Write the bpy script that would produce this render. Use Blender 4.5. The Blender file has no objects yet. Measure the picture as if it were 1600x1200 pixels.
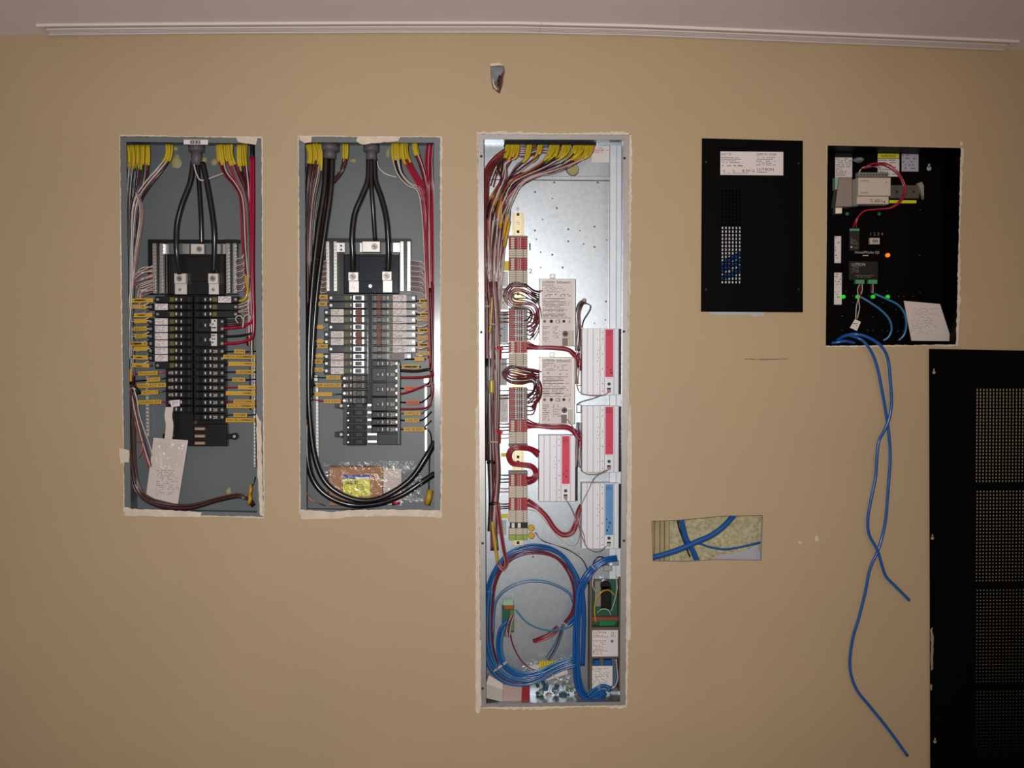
import bpy, math, random
from mathutils import Vector, Matrix, Euler
from mathutils.geometry import tessellate_polygon
random.seed(7)
SC = bpy.context.scene
# ------------------------------------------------------------------ camera, light, exposure
F_PX, D, CAMZ = 1566.0, 2.6, 1.746
U = D / F_PX
ROT = Matrix.Rotation(math.radians(-2.4), 3, 'Z') @ Matrix.Rotation(math.radians(-1.1), 3, 'X')
CAM = Vector((0, -D, CAMZ))
cd = bpy.data.cameras.new('camera'); co = bpy.data.objects.new('camera', cd); SC.collection.objects.link(co)
cd.sensor_width = 36; cd.lens = 36 * F_PX / 1600; cd.clip_start = .05
co.location = CAM; co.rotation_euler = (ROT @ Matrix.Rotation(math.radians(90), 3, 'X')).to_euler()
SC.camera = co
w = bpy.data.worlds.new('room'); SC.world = w; w.use_nodes = True
w.node_tree.nodes['Background'].inputs[0].default_value = (1, .82, .68, 1)
w.node_tree.nodes['Background'].inputs[1].default_value = .15
def area(name, loc, aim, size, power, col):
    l = bpy.data.lights.new(name, 'AREA'); l.shape = 'DISK'; l.size = size; l.energy = power; l.color = col
    o = bpy.data.objects.new(name, l); SC.collection.objects.link(o); o.location = loc
    o.rotation_euler = (Vector(aim) - Vector(loc)).to_track_quat('-Z', 'Y').to_euler(); return o
fl = bpy.data.lights.new('camera_flash', 'SPOT'); fl.energy = 142; fl.color = (1, .98, .97); fl.shadow_soft_size = .022; fl.spot_size = math.radians(94); fl.spot_blend = 1
fo = bpy.data.objects.new('camera_flash', fl); SC.collection.objects.link(fo); fo.location = (-.07, -D, CAMZ + .05)
fo.rotation_euler = (Vector((-.1, 0, CAMZ - .1)) - fo.location).to_track_quat('-Z', 'Y').to_euler()
area('room_lamp', (1.3, -1.9, 2.5), (.1, 0, 1.6), .5, 3.6, (1, .72, .42))
SC.view_settings.view_transform = 'Standard'; SC.view_settings.look = 'None'
SC.view_settings.exposure = 0.0; SC.view_settings.gamma = 1; SC.view_settings.use_curve_mapping = False

def ray(px, py):
    return ROT @ Vector(((px - 800) / F_PX, 1, -(py - 600) / F_PX))
def P(px, py, y=0.0):
    d = ray(px, py); t = (y + D) / d.y
    return CAM + d * t
def PZ(px, py, z):
    d = ray(px, py); return CAM + d * ((z - CAMZ) / d.z)

# ------------------------------------------------------------------ materials
MATS = {}
def mat(name, col, rough=.5, metal=0., spec=.5, noise=0., nscale=30, bump=0., bscale=200, coat=0., emit=None, alpha=None):
    if name in MATS: return MATS[name]
    m = bpy.data.materials.new(name); m.use_nodes = True; nt = m.node_tree; b = nt.nodes['Principled BSDF']
    lin = tuple((c / 255 / 12.92) if c <= 10 else ((c / 255 + .055) / 1.055) ** 2.4 for c in col)
    b.inputs['Base Color'].default_value = (*lin, 1); b.inputs['Roughness'].default_value = rough
    b.inputs['Metallic'].default_value = metal; b.inputs['Specular IOR Level'].default_value = spec
    b.inputs['Coat Weight'].default_value = coat; b.inputs['Coat Roughness'].default_value = .15
    if noise or bump:
        tc = nt.nodes.new('ShaderNodeTexCoord')
    if noise:
        n = nt.nodes.new('ShaderNodeTexNoise'); n.inputs['Scale'].default_value = nscale; n.inputs['Detail'].default_value = 4
        nt.links.new(tc.outputs['Object'], n.inputs['Vector'])
        mp = nt.nodes.new('ShaderNodeMapRange'); mp.inputs[1].default_value = .3; mp.inputs[2].default_value = .7
        mp.inputs[3].default_value = 1 - noise; mp.inputs[4].default_value = 1 + noise
        nt.links.new(n.outputs[0], mp.inputs[0])
        mx = nt.nodes.new('ShaderNodeVectorMath'); mx.operation = 'SCALE'; mx.inputs[0].default_value = lin
        nt.links.new(mp.outputs[0], mx.inputs['Scale']); nt.links.new(mx.outputs[0], b.inputs['Base Color'])
    if bump:
        n = nt.nodes.new('ShaderNodeTexNoise'); n.inputs['Scale'].default_value = bscale; n.inputs['Detail'].default_value = 3
        nt.links.new(tc.outputs['Object'], n.inputs['Vector'])
        bp = nt.nodes.new('ShaderNodeBump'); bp.inputs['Strength'].default_value = bump; bp.inputs['Distance'].default_value = .002
        nt.links.new(n.outputs[0], bp.inputs['Height']); nt.links.new(bp.outputs[0], b.inputs['Normal'])
    if emit:
        b.inputs['Emission Color'].default_value = (*lin, 1); b.inputs['Emission Strength'].default_value = emit
    if alpha is not None:
        b.inputs['Alpha'].default_value = alpha
    MATS[name] = m; return m

TAN = mat('tan wall paint', (189, 166, 132), .55, noise=.03, nscale=3, bump=.25, bscale=260)
CEIL = mat('ceiling paint', (242, 234, 240), .7, noise=.03, nscale=4, bump=.1)
PLAS = mat('joint compound', (222, 208, 190), .9, noise=.1, nscale=40, bump=.4, bscale=150)
GYP = mat('gypsum edge', (190, 182, 172), .9)
GREYF = mat('glossy grey enamel', (106, 113, 115), .42, coat=1)
GREY = mat('grey enamel', (104, 111, 114), .42, noise=.04, nscale=8)
GALV = mat('galvanised steel', (186, 194, 200), .35, .85, noise=.07, nscale=90, bump=.07, bscale=420)
GALVF = mat('galvanised flange', (170, 168, 165), .42, .6, noise=.06, nscale=20)
GALVG = mat('galvanised steel with glare', (222, 226, 230), .5, .5, noise=.04)  # paler than GALV: flash glare on the steel put into the colour
CHROME = mat('bright plated metal', (225, 225, 222), .28, .85)
ALU = mat('aluminium lug', (215, 212, 206), .45, .55)
ANOD = mat('silver anodised housing', (234, 234, 240), .42, .1)
BLK = mat('black plastic', (14, 14, 14), .3)
BLKM = mat('black powder coat', (4, 4, 5), .5, spec=.06)
DKG = mat('dark grey plastic', (24, 26, 28), .4, spec=.35, noise=.1, nscale=60)
NAVY = mat('dark smoky plastic', (36, 44, 54), .16, bump=.15, bscale=30)
LAB = mat('white label', (234, 228, 224), .6)
LABP = mat('pale pinkish label', (232, 222, 222), .6)
INK = mat('black ink', (40, 36, 36), .7); TINK = mat('brown marker ink', (92, 58, 20), .7)
INKG = mat('grey ink', (120, 112, 110), .7)
YTAG = mat('yellow marker tag', (208, 164, 36), .5); YSL = mat('yellow marker sleeve', (206, 178, 30), .5)
OTAG = mat('orange marker tag', (210, 92, 52), .5)
LIME = mat('lime yellow sticker', (222, 214, 20), .5)
YLAB = mat('bright yellow label', (226, 220, 40), .5)
BLUL = mat('blue print', (58, 62, 150), .5)
CREAM = mat('cream zinc rail', (236, 222, 178), .4, .3)
BEI = mat('beige terminal plastic', (206, 194, 178), .5)
GRT = mat('grey terminal plastic', (128, 124, 118), .5)
REDT = mat('red terminal plastic', (172, 34, 42), .45)
REDL = mat('crimson label', (222, 52, 92), .5)
BLUELAB = mat('sky blue label', (92, 152, 208), .5)
REDN = mat('red wire nut plastic', (205, 28, 30), .4)
PCB = mat('green circuit board', (24, 92, 66), .4)
GRN = mat('green terminal plastic', (70, 160, 110), .4)
PGRN = mat('pale green connector', (150, 190, 160), .5)
CARD = mat('brown cardboard', (176, 132, 98), .8, noise=.05)
PAPER = mat('paper', (218, 206, 200), .7)
FOAM = mat('yellow insulation foam', (190, 182, 146), .9, noise=.28, nscale=90, bump=1, bscale=160)
WOOD = mat('stud timber', (178, 162, 122), .8, noise=.12, nscale=25)
GLOWG = mat('lit green lamp', (30, 190, 40), .3, emit=.7)
GLOWO = mat('lit orange lamp', (240, 120, 30), .3, emit=.9)
PUTTY = mat('pale putty', (176, 170, 120), .8, bump=.6, bscale=90)
COPPER = mat('copper', (200, 120, 80), .35, .8)
TIE = mat('cable tie', (200, 184, 170), .5)
RUST = mat('brown handle tie', (112, 52, 34), .5)
def plastic_bag():
    m = bpy.data.materials.new('clear plastic film'); m.use_nodes = True; nt = m.node_tree; nt.nodes.clear()
    o = nt.nodes.new('ShaderNodeOutputMaterial'); mx = nt.nodes.new('ShaderNodeMixShader')
    t = nt.nodes.new('ShaderNodeBsdfTransparent'); g = nt.nodes.new('ShaderNodeBsdfGlossy'); g.inputs['Roughness'].default_value = .16
    n = nt.nodes.new('ShaderNodeTexNoise'); n.inputs['Scale'].default_value = 45; n.inputs['Detail'].default_value = 5; n.inputs['Distortion'].default_value = 1.5
    tc = nt.nodes.new('ShaderNodeTexCoord'); nt.links.new(tc.outputs['Object'], n.inputs['Vector'])
    bp = nt.nodes.new('ShaderNodeBump'); bp.inputs['Strength'].default_value = .8; bp.inputs['Distance'].default_value = .004
    nt.links.new(n.outputs[0], bp.inputs['Height']); nt.links.new(bp.outputs[0], g.inputs['Normal'])
    mx.inputs[0].default_value = .05; nt.links.new(t.outputs[0], mx.inputs[1]); nt.links.new(g.outputs[0], mx.inputs[2])
    nt.links.new(mx.outputs[0], o.inputs[0]); return m
FILM = plastic_bag()
WC = {'black': (24, 24, 26), 'red': (146, 24, 44), 'crimson': (172, 16, 56), 'white': (204, 194, 186), 'grey': (128, 124, 120), 'blue': (20, 90, 166),
      'pale blue': (58, 122, 164), 'brown': (92, 50, 38), 'orange': (176, 88, 44), 'pink': (176, 118, 122), 'purple': (112, 42, 70),
      'yellow': (205, 175, 50), 'dark green': (30, 62, 48), 'maroon': (120, 30, 40)}
def WM(c): return COPPER if c == 'copper' else mat(c + ' wire insulation', WC[c], .24, spec=.7)

# ------------------------------------------------------------------ mesh builder (world coordinates)
TXT = {}
def text_mesh(s):
    if s not in TXT:
        c = bpy.data.curves.new('t', 'FONT'); c.body = s; c.resolution_u = 2; c.size = 1
        o = bpy.data.objects.new('t', c); me = bpy.data.meshes.new_from_object(o)
        vs = [v.co.copy() for v in me.vertices]; fs = [tuple(p.vertices) for p in me.polygons]
        x0 = min(v.x for v in vs); x1 = max(v.x for v in vs); y0 = min(v.y for v in vs); y1 = max(v.y for v in vs)
        TXT[s] = ([((v.x - x0) / (x1 - x0 + 1e-9), (v.y - y0) / (y1 - y0 + 1e-9)) for v in vs], fs)
        bpy.data.objects.remove(o); bpy.data.curves.remove(c); bpy.data.meshes.remove(me)
    return TXT[s]

class MB:
    def __init__(s): s.v = []; s.f = []; s.m = []; s.sm = []; s.mats = []
    def mi(s, m):
        if m not in s.mats: s.mats.append(m)
        return s.mats.index(m)
    def add(s, vs, fs, m, smooth=False):
        k = len(s.v); s.v += [tuple(v) for v in vs]; i = s.mi(m)
        for f in fs: s.f.append(tuple(k + a for a in f)); s.m.append(i); s.sm.append(smooth)
        return s
    def slab(s, q, dy, m, ch=0):
        """q: four world corners TL,TR,BR,BL of the front face; extruded by dy in +y, front edges chamfered by ch"""
        q = [Vector(a) for a in q]; c = sum(q, Vector()) / 4
        if ch:
            fr = [a + Vector((math.copysign(min(ch, abs(c.x - a.x) * .4), c.x - a.x), 0, math.copysign(min(ch, abs(c.z - a.z) * .4), c.z - a.z))) for a in q]
            md = [a + Vector((0, ch, 0)) for a in q]; bk = [a + Vector((0, dy, 0)) for a in q]
            vs = fr + md + bk
            fs = [(3, 2, 1, 0)] + [(i, (i + 1) % 4, 4 + (i + 1) % 4, 4 + i) for i in range(4)] + [(4 + i, 4 + (i + 1) % 4, 8 + (i + 1) % 4, 8 + i) for i in range(4)] + [(8, 9, 10, 11)]
        else:
            vs = q + [a + Vector((0, dy, 0)) for a in q]
            fs = [(3, 2, 1, 0)] + [(i, (i + 1) % 4, 4 + (i + 1) % 4, 4 + i) for i in range(4)] + [(4, 5, 6, 7)]
        return s.add(vs, fs, m)
    def pb(s, x0, y0, x1, y1, yf, dy, m, ch=0):
        """box whose front face covers the photo rectangle at depth yf"""
        a = P(x0, y0, yf); b = P(x1, y1, yf)
        return s.slab([(a.x, yf, a.z), (b.x, yf, a.z), (b.x, yf, b.z), (a.x, yf, b.z)], dy, m, ch)
    def pq(s, pts, yf, dy, m, ch=0): return s.slab([P(x, y, yf) for x, y in pts], dy, m, ch)
    def ngon(s, pts, dy, m):
        n = len(pts); pts = [Vector(p) for p in pts]
        fs = [tuple(reversed(t)) for t in tessellate_polygon([pts])]
        ar = sum(pts[i].x * pts[(i + 1) % n].z - pts[(i + 1) % n].x * pts[i].z for i in range(n))
        vs = pts + [p + Vector((0, dy, 0)) for p in pts]
        return s.add(vs, fs + [(i, (i + 1) % n, n + (i + 1) % n, n + i) for i in range(n)] + [tuple(n + a for a in t[::-1]) for t in fs], m)
    def cyl(s, px, py, yf, dy, rpx, m, seg=12, slot=None):
        c = P(px, py, yf); r = rpx * U
        vs = [(c.x + r * .85 * math.cos(6.2832 * i / seg), yf, c.z + r * .85 * math.sin(6.2832 * i / seg)) for i in range(seg)]
        vs += [(c.x + r * math.cos(6.2832 * i / seg), yf + r * .2, c.z + r * math.sin(6.2832 * i / seg)) for i in range(seg)]
        vs += [(c.x + r * math.cos(6.2832 * i / seg), yf + dy, c.z + r * math.sin(6.2832 * i / seg)) for i in range(seg)]
        fs = [tuple(range(seg))]
        for k in (0, seg):
            fs += [(k + i, k + seg + i, k + seg + (i + 1) % seg, k + (i + 1) % seg) for i in range(seg)]
        s.add(vs, fs, m)
        if slot:
            s.slab([(c.x - r * .6, yf - .0003, c.z + r * .3), (c.x - r * .4, yf - .0003, c.z + r * .5), (c.x + r * .6, yf - .0003, c.z - r * .3), (c.x + r * .4, yf - .0003, c.z - r * .5)], .0003, slot)
        return s
    def tube(s, pts, r, m, seg=6):
        pts = [Vector(p) for p in pts]; n = len(pts); rings = []; nrm = None
        for i in range(n):
            t = (pts[min(i + 1, n - 1)] - pts[max(i - 1, 0)]).normalized()
            if nrm is None: nrm = t.orthogonal().normalized()
            nrm = (nrm - t * nrm.dot(t)).normalized(); bn = t.cross(nrm)
            rr = r[i] if isinstance(r, (list, tuple)) else r
            rings += [pts[i] + (nrm * math.cos(6.2832 * k / seg) + bn * math.sin(6.2832 * k / seg)) * rr for k in range(seg)]
        fs = [(i * seg + k, i * seg + (k + 1) % seg, (i + 1) * seg + (k + 1) % seg, (i + 1) * seg + k) for i in range(n - 1) for k in range(seg)]
        fs += [tuple(range(seg - 1, -1, -1)), tuple((n - 1) * seg + k for k in range(seg))]
        return s.add(rings, fs, m, True)
    def text(s, t, x0, y0, x1, y1, yf, m, slope=0, flipx=False):
        """text filling the photo rectangle at depth yf"""
        vs, fs = text_mesh(t); a = P(x0, y1, yf); b = P(x1, y0, yf)
        return s.add([(a.x + u * (b.x - a.x), yf, a.z + v * (b.z - a.z) - slope * u * (b.x - a.x)) for u, v in vs], fs, m)
    def fine(s, x0, y0, x1, y1, yf, rows, m, dens=.75, hgt=.45):
        """rows of illegibly small print"""
        rh = (y1 - y0) / rows
        for r in range(rows):
            x = x0; end = x0 + (x1 - x0) * random.uniform(.6, 1)
            while x < end:
                l = random.uniform(.8, 3.2)
                if random.random() < dens:
                    s.pb(x, y0 + rh * r, min(x + l, x1), y0 + rh * (r + hgt), yf, .0001, m)
                x += l + .6
        return s

def finish(name, mb, parent=None, loc=None):
    vs = mb.v
    if parent is not None: o0 = Vector(parent['_o'])
    elif loc is not None: o0 = Vector(loc)
    else:
        o0 = Vector(((min(v[0] for v in vs) + max(v[0] for v in vs)) / 2, (min(v[1] for v in vs) + max(v[1] for v in vs)) / 2, min(v[2] for v in vs)))
    me = bpy.data.meshes.new(name); me.from_pydata([tuple(Vector(v) - o0) for v in vs], [], mb.f)
    for m in mb.mats: me.materials.append(m)
    me.polygons.foreach_set('material_index', mb.m); me.polygons.foreach_set('use_smooth', mb.sm); me.update()
    import bmesh
    bm = bmesh.new(); bm.from_mesh(me)
    if len(bm.verts) < 60000: bmesh.ops.recalc_face_normals(bm, faces=bm.faces)
    bm.to_mesh(me); bm.free()
    o = bpy.data.objects.new(name, me); SC.collection.objects.link(o); o['_o'] = tuple(o0)
    if parent is not None: o.parent = parent
    else: o.location = o0
    return o
def tag(o, label, cat, group=None):
    o['label'] = label; o['category'] = cat
    if group: o['group'] = group
    return o
def thing(name, label, cat, loc, group=None):
    o = bpy.data.objects.new(name, None); SC.collection.objects.link(o); o.empty_display_size = .02
    o.location = loc; o['_o'] = tuple(loc); return tag(o, label, cat, group)
def struct(o): o['kind'] = 'structure'; return o
def spline(pts, n=5):
    """Catmull-Rom through tuples of any length"""
    out = []; pts = [tuple(p) for p in pts]
    for i in range(len(pts) - 1):
        p0 = pts[max(i - 1, 0)]; p1 = pts[i]; p2 = pts[i + 1]; p3 = pts[min(i + 2, len(pts) - 1)]
        for k in range(n):
            t = k / n
            out.append(tuple(.5 * (2 * b + (c - a) * t + (2 * a - 5 * b + 4 * c - d) * t * t + (-a + 3 * b - 3 * c + d) * t ** 3) for a, b, c, d in zip(p0, p1, p2, p3)))
    out.append(pts[-1]); return out
def wire_obj(path, r, color, label, cat='wire', group=None, name='wire', n=5, seg=6):
    if name == 'wire': name = kind_name((group or '') + label)
    """path of (px, py, depth)"""
    mb = MB(); mb.tube([P(*p) for p in spline(path, n)], r * U, WM(color), seg)
    return tag(finish(name, mb), label, cat, group)
ordn = lambda i: ('first', 'second', 'third', 'fourth', 'fifth', 'sixth', 'seventh', 'eighth', 'ninth', 'tenth', 'eleventh', 'twelfth', 'thirteenth', 'fourteenth', 'fifteenth', 'sixteenth', 'seventeenth', 'eighteenth', 'nineteenth', 'twentieth')[i]
def kind_name(g):
    g = g.lower()
    for k, v in (('neutral', 'neutral_wire'), ('lead', 'module_lead'), ('feed', 'feed_wire'), ('grommet', 'control_wire'), ('bundle', 'bundled_wire'), ('low-voltage', 'low_voltage_wire'), ('pale wires', 'pale_wire')):
        if k in g: return v
    return 'wire'
def bundle(path, n, colors, r, label, group, spread=4, ydev=.012, sleeve=None, cat='wire', name='wire', wander=.14, seg=5, nn=4, fan=None):
    """n separate wires along a path of (px,py,depth[,spread factor]); the label gets the colour in front; sleeve=(length share, material)"""
    cl = [colors[i % len(colors)] if len(colors) >= n or random.random() < .5 else random.choice(colors) for i in range(n)]
    off = [(i + .5) / n * 2 - 1 + random.uniform(-.1, .1) for i in range(n)]
    tx, ty = path[1][0] - path[0][0], path[1][1] - path[0][1]
    vert = abs(ty) > abs(tx); sgn = -1 if (vert and ty > 0) else (1 if (vert or tx > 0) else -1)
    for i in range(n):
        c = cl[i]; same = sorted([j for j in range(n) if cl[j] == c], key=lambda j: sgn * off[j]); rank = ''
        if 2 <= len(same) <= 8:
            k = same.index(i); wd = ('left', 'right') if vert else ('upper', 'lower')
            rank = (wd[k] if len(same) == 2 else ordn(k) + ('-from-left' if vert else '-from-top')) + ' '
        a = off[i]; dy = random.uniform(-1, 1); ph = random.uniform(0, 6.28); pts = []
        for k, p in enumerate(path):
            q0 = path[max(k - 1, 0)]; q1 = path[min(k + 1, len(path) - 1)]
            tx, ty = q1[0] - q0[0], q1[1] - q0[1]; L = math.hypot(tx, ty) or 1
            sf = (p[3] if len(p) > 3 else 1) * spread
            aa = a + (wander * math.sin(ph + k * 1.3) if k else 0)
            pts.append((p[0] - ty / L * aa * sf, p[1] + tx / L * aa * sf, p[2] + dy * ydev * min(1, (p[3] if len(p) > 3 else 1))))
        sp = spline(pts, nn); mb = MB(); wp = [P(*q) for q in sp]; mb.tube(wp, r * U * random.uniform(.85, 1.1), WM(c), seg)
        o = finish(kind_name(group) if name == 'wire' else name, mb); tag(o, rank + c + ' ' + label, cat, group + ', ' + c)
        if sleeve:
            L0 = sleeve[0] * U * random.uniform(.8, 1.15); kk = 1; acc = 0
            while kk < len(wp) - 1 and acc < L0: acc += (wp[kk] - wp[kk - 1]).length; kk += 1
            sl = MB(); sl.tube(wp[:max(kk, 3)], r * U * 1.8, sleeve[1], 5)
            finish('marker_sleeve', sl, o)

# ------------------------------------------------------------------ room shell
CL = [(-900, 78), (-300, 62), (0, 56), (100, 53), (250, 51.5), (400, 50.5), (600, 49.5), (800, 49.5), (1000, 54), (1200, 62), (1400, 70), (1550, 76.5), (1600, 79), (1900, 92), (2400, 118)]
WT = [P(x, y) for x, y in CL]
def zc(x):
    for a, b in zip(WT, WT[1:]):
        if x <= b.x: return a.z + (b.z - a.z) * max(0, (x - a.x)) / (b.x - a.x)
    return WT[-1].z
LP = [(187, 212), (409, 215), (412, 808), (194, 804)]
MP = [(466, 213), (688, 214), (689, 806), (469, 803)]
TP = [(746, 209), (984, 210), (978, 1103), (750, 1106)]
CP = [(1104, 225), (1246, 228), (1246, 480), (1104, 480)]
EP = [(1293, 227), (1502, 231), (1495, 539), (1290, 541)]
SH = [(1018, 814), (1060, 812.5), (1130, 806), (1192, 805), (1191, 840), (1190, 876), (1120, 875), (1070, 878), (1020, 877), (1019, 845)]
TH = [(766, 104), (778, 101), (788, 104), (789, 112), (786, 130), (781, 146), (777, 144), (770, 138), (767, 125)]
holes = [LP, MP, TP, CP, EP, SH, TH]
outer = [Vector((WT[0].x, 0, 0)), Vector((WT[-1].x, 0, 0))] + [Vector(v) for v in reversed(WT)]
loops = [outer] + [[P(*q) for q in h] for h in holes]
flat = [v for l in loops for v in l]
mb = MB(); mb.add(flat, [tuple(t) for t in tessellate_polygon(loops)], TAN)
for h in loops[1:]:
    n = len(h); mb.add(h + [v + Vector((0, .013, 0)) for v in h], [(i, (i + 1) % n, n + (i + 1) % n, n + i) for i in range(n)], GYP)
wall = struct(finish('wall_back', mb, loc=(0, 0, 0)))
mb = MB(); nW = len(WT)
mb.add([(v.x, .0, v.z) for v in WT] + [(v.x, -3.2, v.z) for v in WT] + [(v.x, .0, v.z + .02) for v in WT] + [(v.x, -3.2, v.z + .02) for v in WT],
       [(i, i + 1, nW + i + 1, nW + i) for i in range(nW - 1)] + [(2 * nW + i, 3 * nW + i, 3 * nW + i + 1, 2 * nW + i + 1) for i in range(nW - 1)], CEIL)
struct(finish('ceiling', mb, loc=(0, 0, 2.6)))
mb = MB(); mb.slab([(WT[0].x, -3.2, 0), (WT[-1].x, -3.2, 0), (WT[-1].x, -3.2, -.05), (WT[0].x, -3.2, -.05)], 3.2, mat('floor', (205, 188, 172), .7, noise=.05))
struct(finish('floor', mb, loc=(0, 0, 0)))

# joint compound bands round the openings, ragged
def ragged(corners, w_out, name='joint_compound', skip=0, jag=.6):
    mb = MB(); rnd = random.Random(sum(c[0] for c in corners))
    n = 4
    for e in range(4):
        a, b = corners[e], corners[(e + 1) % 4]; L = math.hypot(b[0] - a[0], b[1] - a[1]); k = max(6, int(L / 4))
        nx, ny = (b[1] - a[1]) / L, -(b[0] - a[0]) / L
        inn, out = [], []
        for i in range(k + 1):
            t = i / k; x = a[0] + (b[0] - a[0]) * t; y = a[1] + (b[1] - a[1]) * t
            w = w_out[e] * (1 + jag * rnd.uniform(-.8, .5)) * (.75 + .35 * math.sin(t * 9 + e))
            ex = (0 if 0 < i < k else 1)
            wi = rnd.uniform(.1, 1.2) * min(1, w_out[e] / 2)
            tx, ty = (b[0] - a[0]) / L, (b[1] - a[1]) / L; s_ = (-1 if i == 0 else 1) * ex * w_out[(e - 1) % 4 if i == 0 else (e + 1) % 4] * .7
            out.append(P(x + nx * w + tx * s_, y + ny * w + ty * s_, -.0007)); inn.append(P(x - nx * wi, y - ny * wi, -.0007))
        vs = inn + out; m_ = k + 1
        vs += [v + Vector((0, .0007 if i >= m_ else .003, 0)) for i, v in enumerate(vs)]
        fs = [(i, i + 1, m_ + i + 1, m_ + i) for i in range(k)] + [(m_ + i, m_ + i + 1, 3 * m_ + i + 1, 3 * m_ + i) for i in range(k)] + [(i, 2 * m_ + i, 2 * m_ + i + 1, i + 1) for i in range(k)]
        mb.add(vs, fs, PLAS)
    return finish(name, mb, wall)
ragged(LP, (1.6, 1.6, 2.5, 1.5)); ragged(MP, (1.4, 2.6, 3, 2)); ragged(TP, (3.6, 3.6, 3.5, 1.6)); ragged(EP, (.3, 3.6, 2, .3))
# splashes of compound lying on wall and flanges
def splat(pts, yf, m=PLAS, parent=wall, name='joint_compound', dy=.0008):
    r = random.Random(len(pts) * 7 + int(pts[0][0])); out = []
    for i, p in enumerate(pts):
        q = pts[(i + 1) % len(pts)]; L = math.hypot(q[0] - p[0], q[1] - p[1]); k = max(1, int(L / 5))
        for j in range(k):
            t = j / k; out.append(P(p[0] + (q[0] - p[0]) * t + r.uniform(-.7, .7), p[1] + (q[1] - p[1]) * t + r.uniform(-.7, .7), yf))
    mb = MB(); mb.ngon(out, dy, m); return finish(name, mb, parent)
splat([(194, 792), (206, 795), (280, 798), (315, 800), (312, 808), (196, 806)], -.0015)
splat([(186, 700), (202, 704), (201, 722), (188, 724)], -.0012)
splat([(400, 645), (408, 660), (411, 806), (406, 806), (402, 730)], -.0013)
splat([(469, 796), (520, 800), (545, 797), (600, 796), (688, 797), (689, 806), (550, 806), (530, 811), (470, 811)], -.0012)
splat([(558, 213), (626, 213), (622, 221), (600, 222), (565, 226), (557, 220)], -.0016)
splat([(468, 213), (488, 213), (486, 222), (476, 223), (468, 219)], -.0016)
splat([(369, 214), (402, 215), (400, 226), (372, 222)], -.0016)
splat([(979, 800), (986, 800), (985, 1000), (980, 1000)], -.0011)
splat([(743, 1000), (751, 1000), (752, 1100), (748, 1115), (743, 1112)], -.0011)
splat([(743, 640), (748, 630), (750, 1106), (744, 1112), (743, 900)], -.0009); splat([(982, 640), (985, 630), (988, 700), (985, 860), (981, 1000), (982, 800)], -.0012)
splat([(1105, 486), (1170, 486), (1196, 487), (1193, 493), (1180, 495), (1170, 491), (1130, 492), (1110, 490)], -.0006, mat('bluish compound', (190, 190, 196), .9))
splat([(1164, 560), (1196, 561), (1232, 560), (1232, 561.6), (1196, 562.6), (1164, 561.6)], -.0004, mat('scuff', (150, 122, 92), .9), name='scuff_mark')
splat([(1273, 838), (1278, 838), (1279, 845), (1274, 846)], -.0004, name='paint_chip'); splat([(1248, 846), (1252, 846), (1252, 850), (1249, 850)], -.0004, name='paint_chip')
splat([(766, 100), (778, 97), (786, 101), (778, 102), (768, 103)], -.0004, name='paint_chip')
splat([(1500, 222), (1504, 222), (1504, 227), (1501, 228)], -.0006, name='paint_chip')

# ------------------------------------------------------------------ slot diffuser in the ceiling
def sweep(mb, xa, xb, y0, y1, d0, d1, m, n=24):
    """bar along the ceiling between world xa..xb, y0..y1, from d0 to d1 below the ceiling"""
    vs = []
    for i in range(n + 1):
        x = xa + (xb - xa) * i / n; z = zc(x)
        vs += [(x, y0, z - d0), (x, y1, z - d0), (x, y1, z - d1), (x, y0, z - d1)]
    fs = [(4 * i + k, 4 * i + (k + 1) % 4, 4 * i + 4 + (k + 1) % 4, 4 * i + 4 + k) for i in range(n) for k in range(4)] + [(0, 1, 2, 3), (4 * n, 4 * n + 3, 4 * n + 2, 4 * n + 1)]
    mb.add(vs, fs, m)
DIFF = mat('off-white diffuser enamel', (228, 220, 220), .5); DIFB = mat('diffuser recess', (205, 190, 172), .7)
for a, b, lab in ((76, 842.2, 'left length of white linear slot diffuser in ceiling'), (842.6, 1568, 'right length of white linear slot diffuser in ceiling')):
    xa, xb = P(a, 50).x, P(b, 60).x
    t = thing('slot_diffuser', lab + ' along the wall', 'air vent', ((xa + xb) / 2, -.035, zc((xa + xb) / 2) - .004), 'linear slot diffuser lengths')
    g = MB(); sweep(g, xa, xb, -.076, -.069, -.002, .006, DIFF); finish('frame', g, t)
    g = MB(); sweep(g, xa, xb, -.012, -.004, -.002, .006, DIFF); finish('frame', g, t)
    g = MB(); sweep(g, xa, xb, -.069, -.012, -.002, .0012, DIFB); finish('backing', g, t)
    for k, yy in enumerate((-.045, -.034, -.023)):
        g = MB(); sweep(g, xa + (.012 if a < 500 else 0), xb - (.012 if a > 500 else 0), yy, yy + .007, .001, .0045, DIFF); finish('slat', g, t)
    for xx in ((xa,) if a < 500 else (xb - .008,)):
        g = MB(); sweep(g, xx, xx + .008, -.0755, -.0045, -.003, .0055, DIFF, 1); finish('end_cap', g, t)

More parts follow.
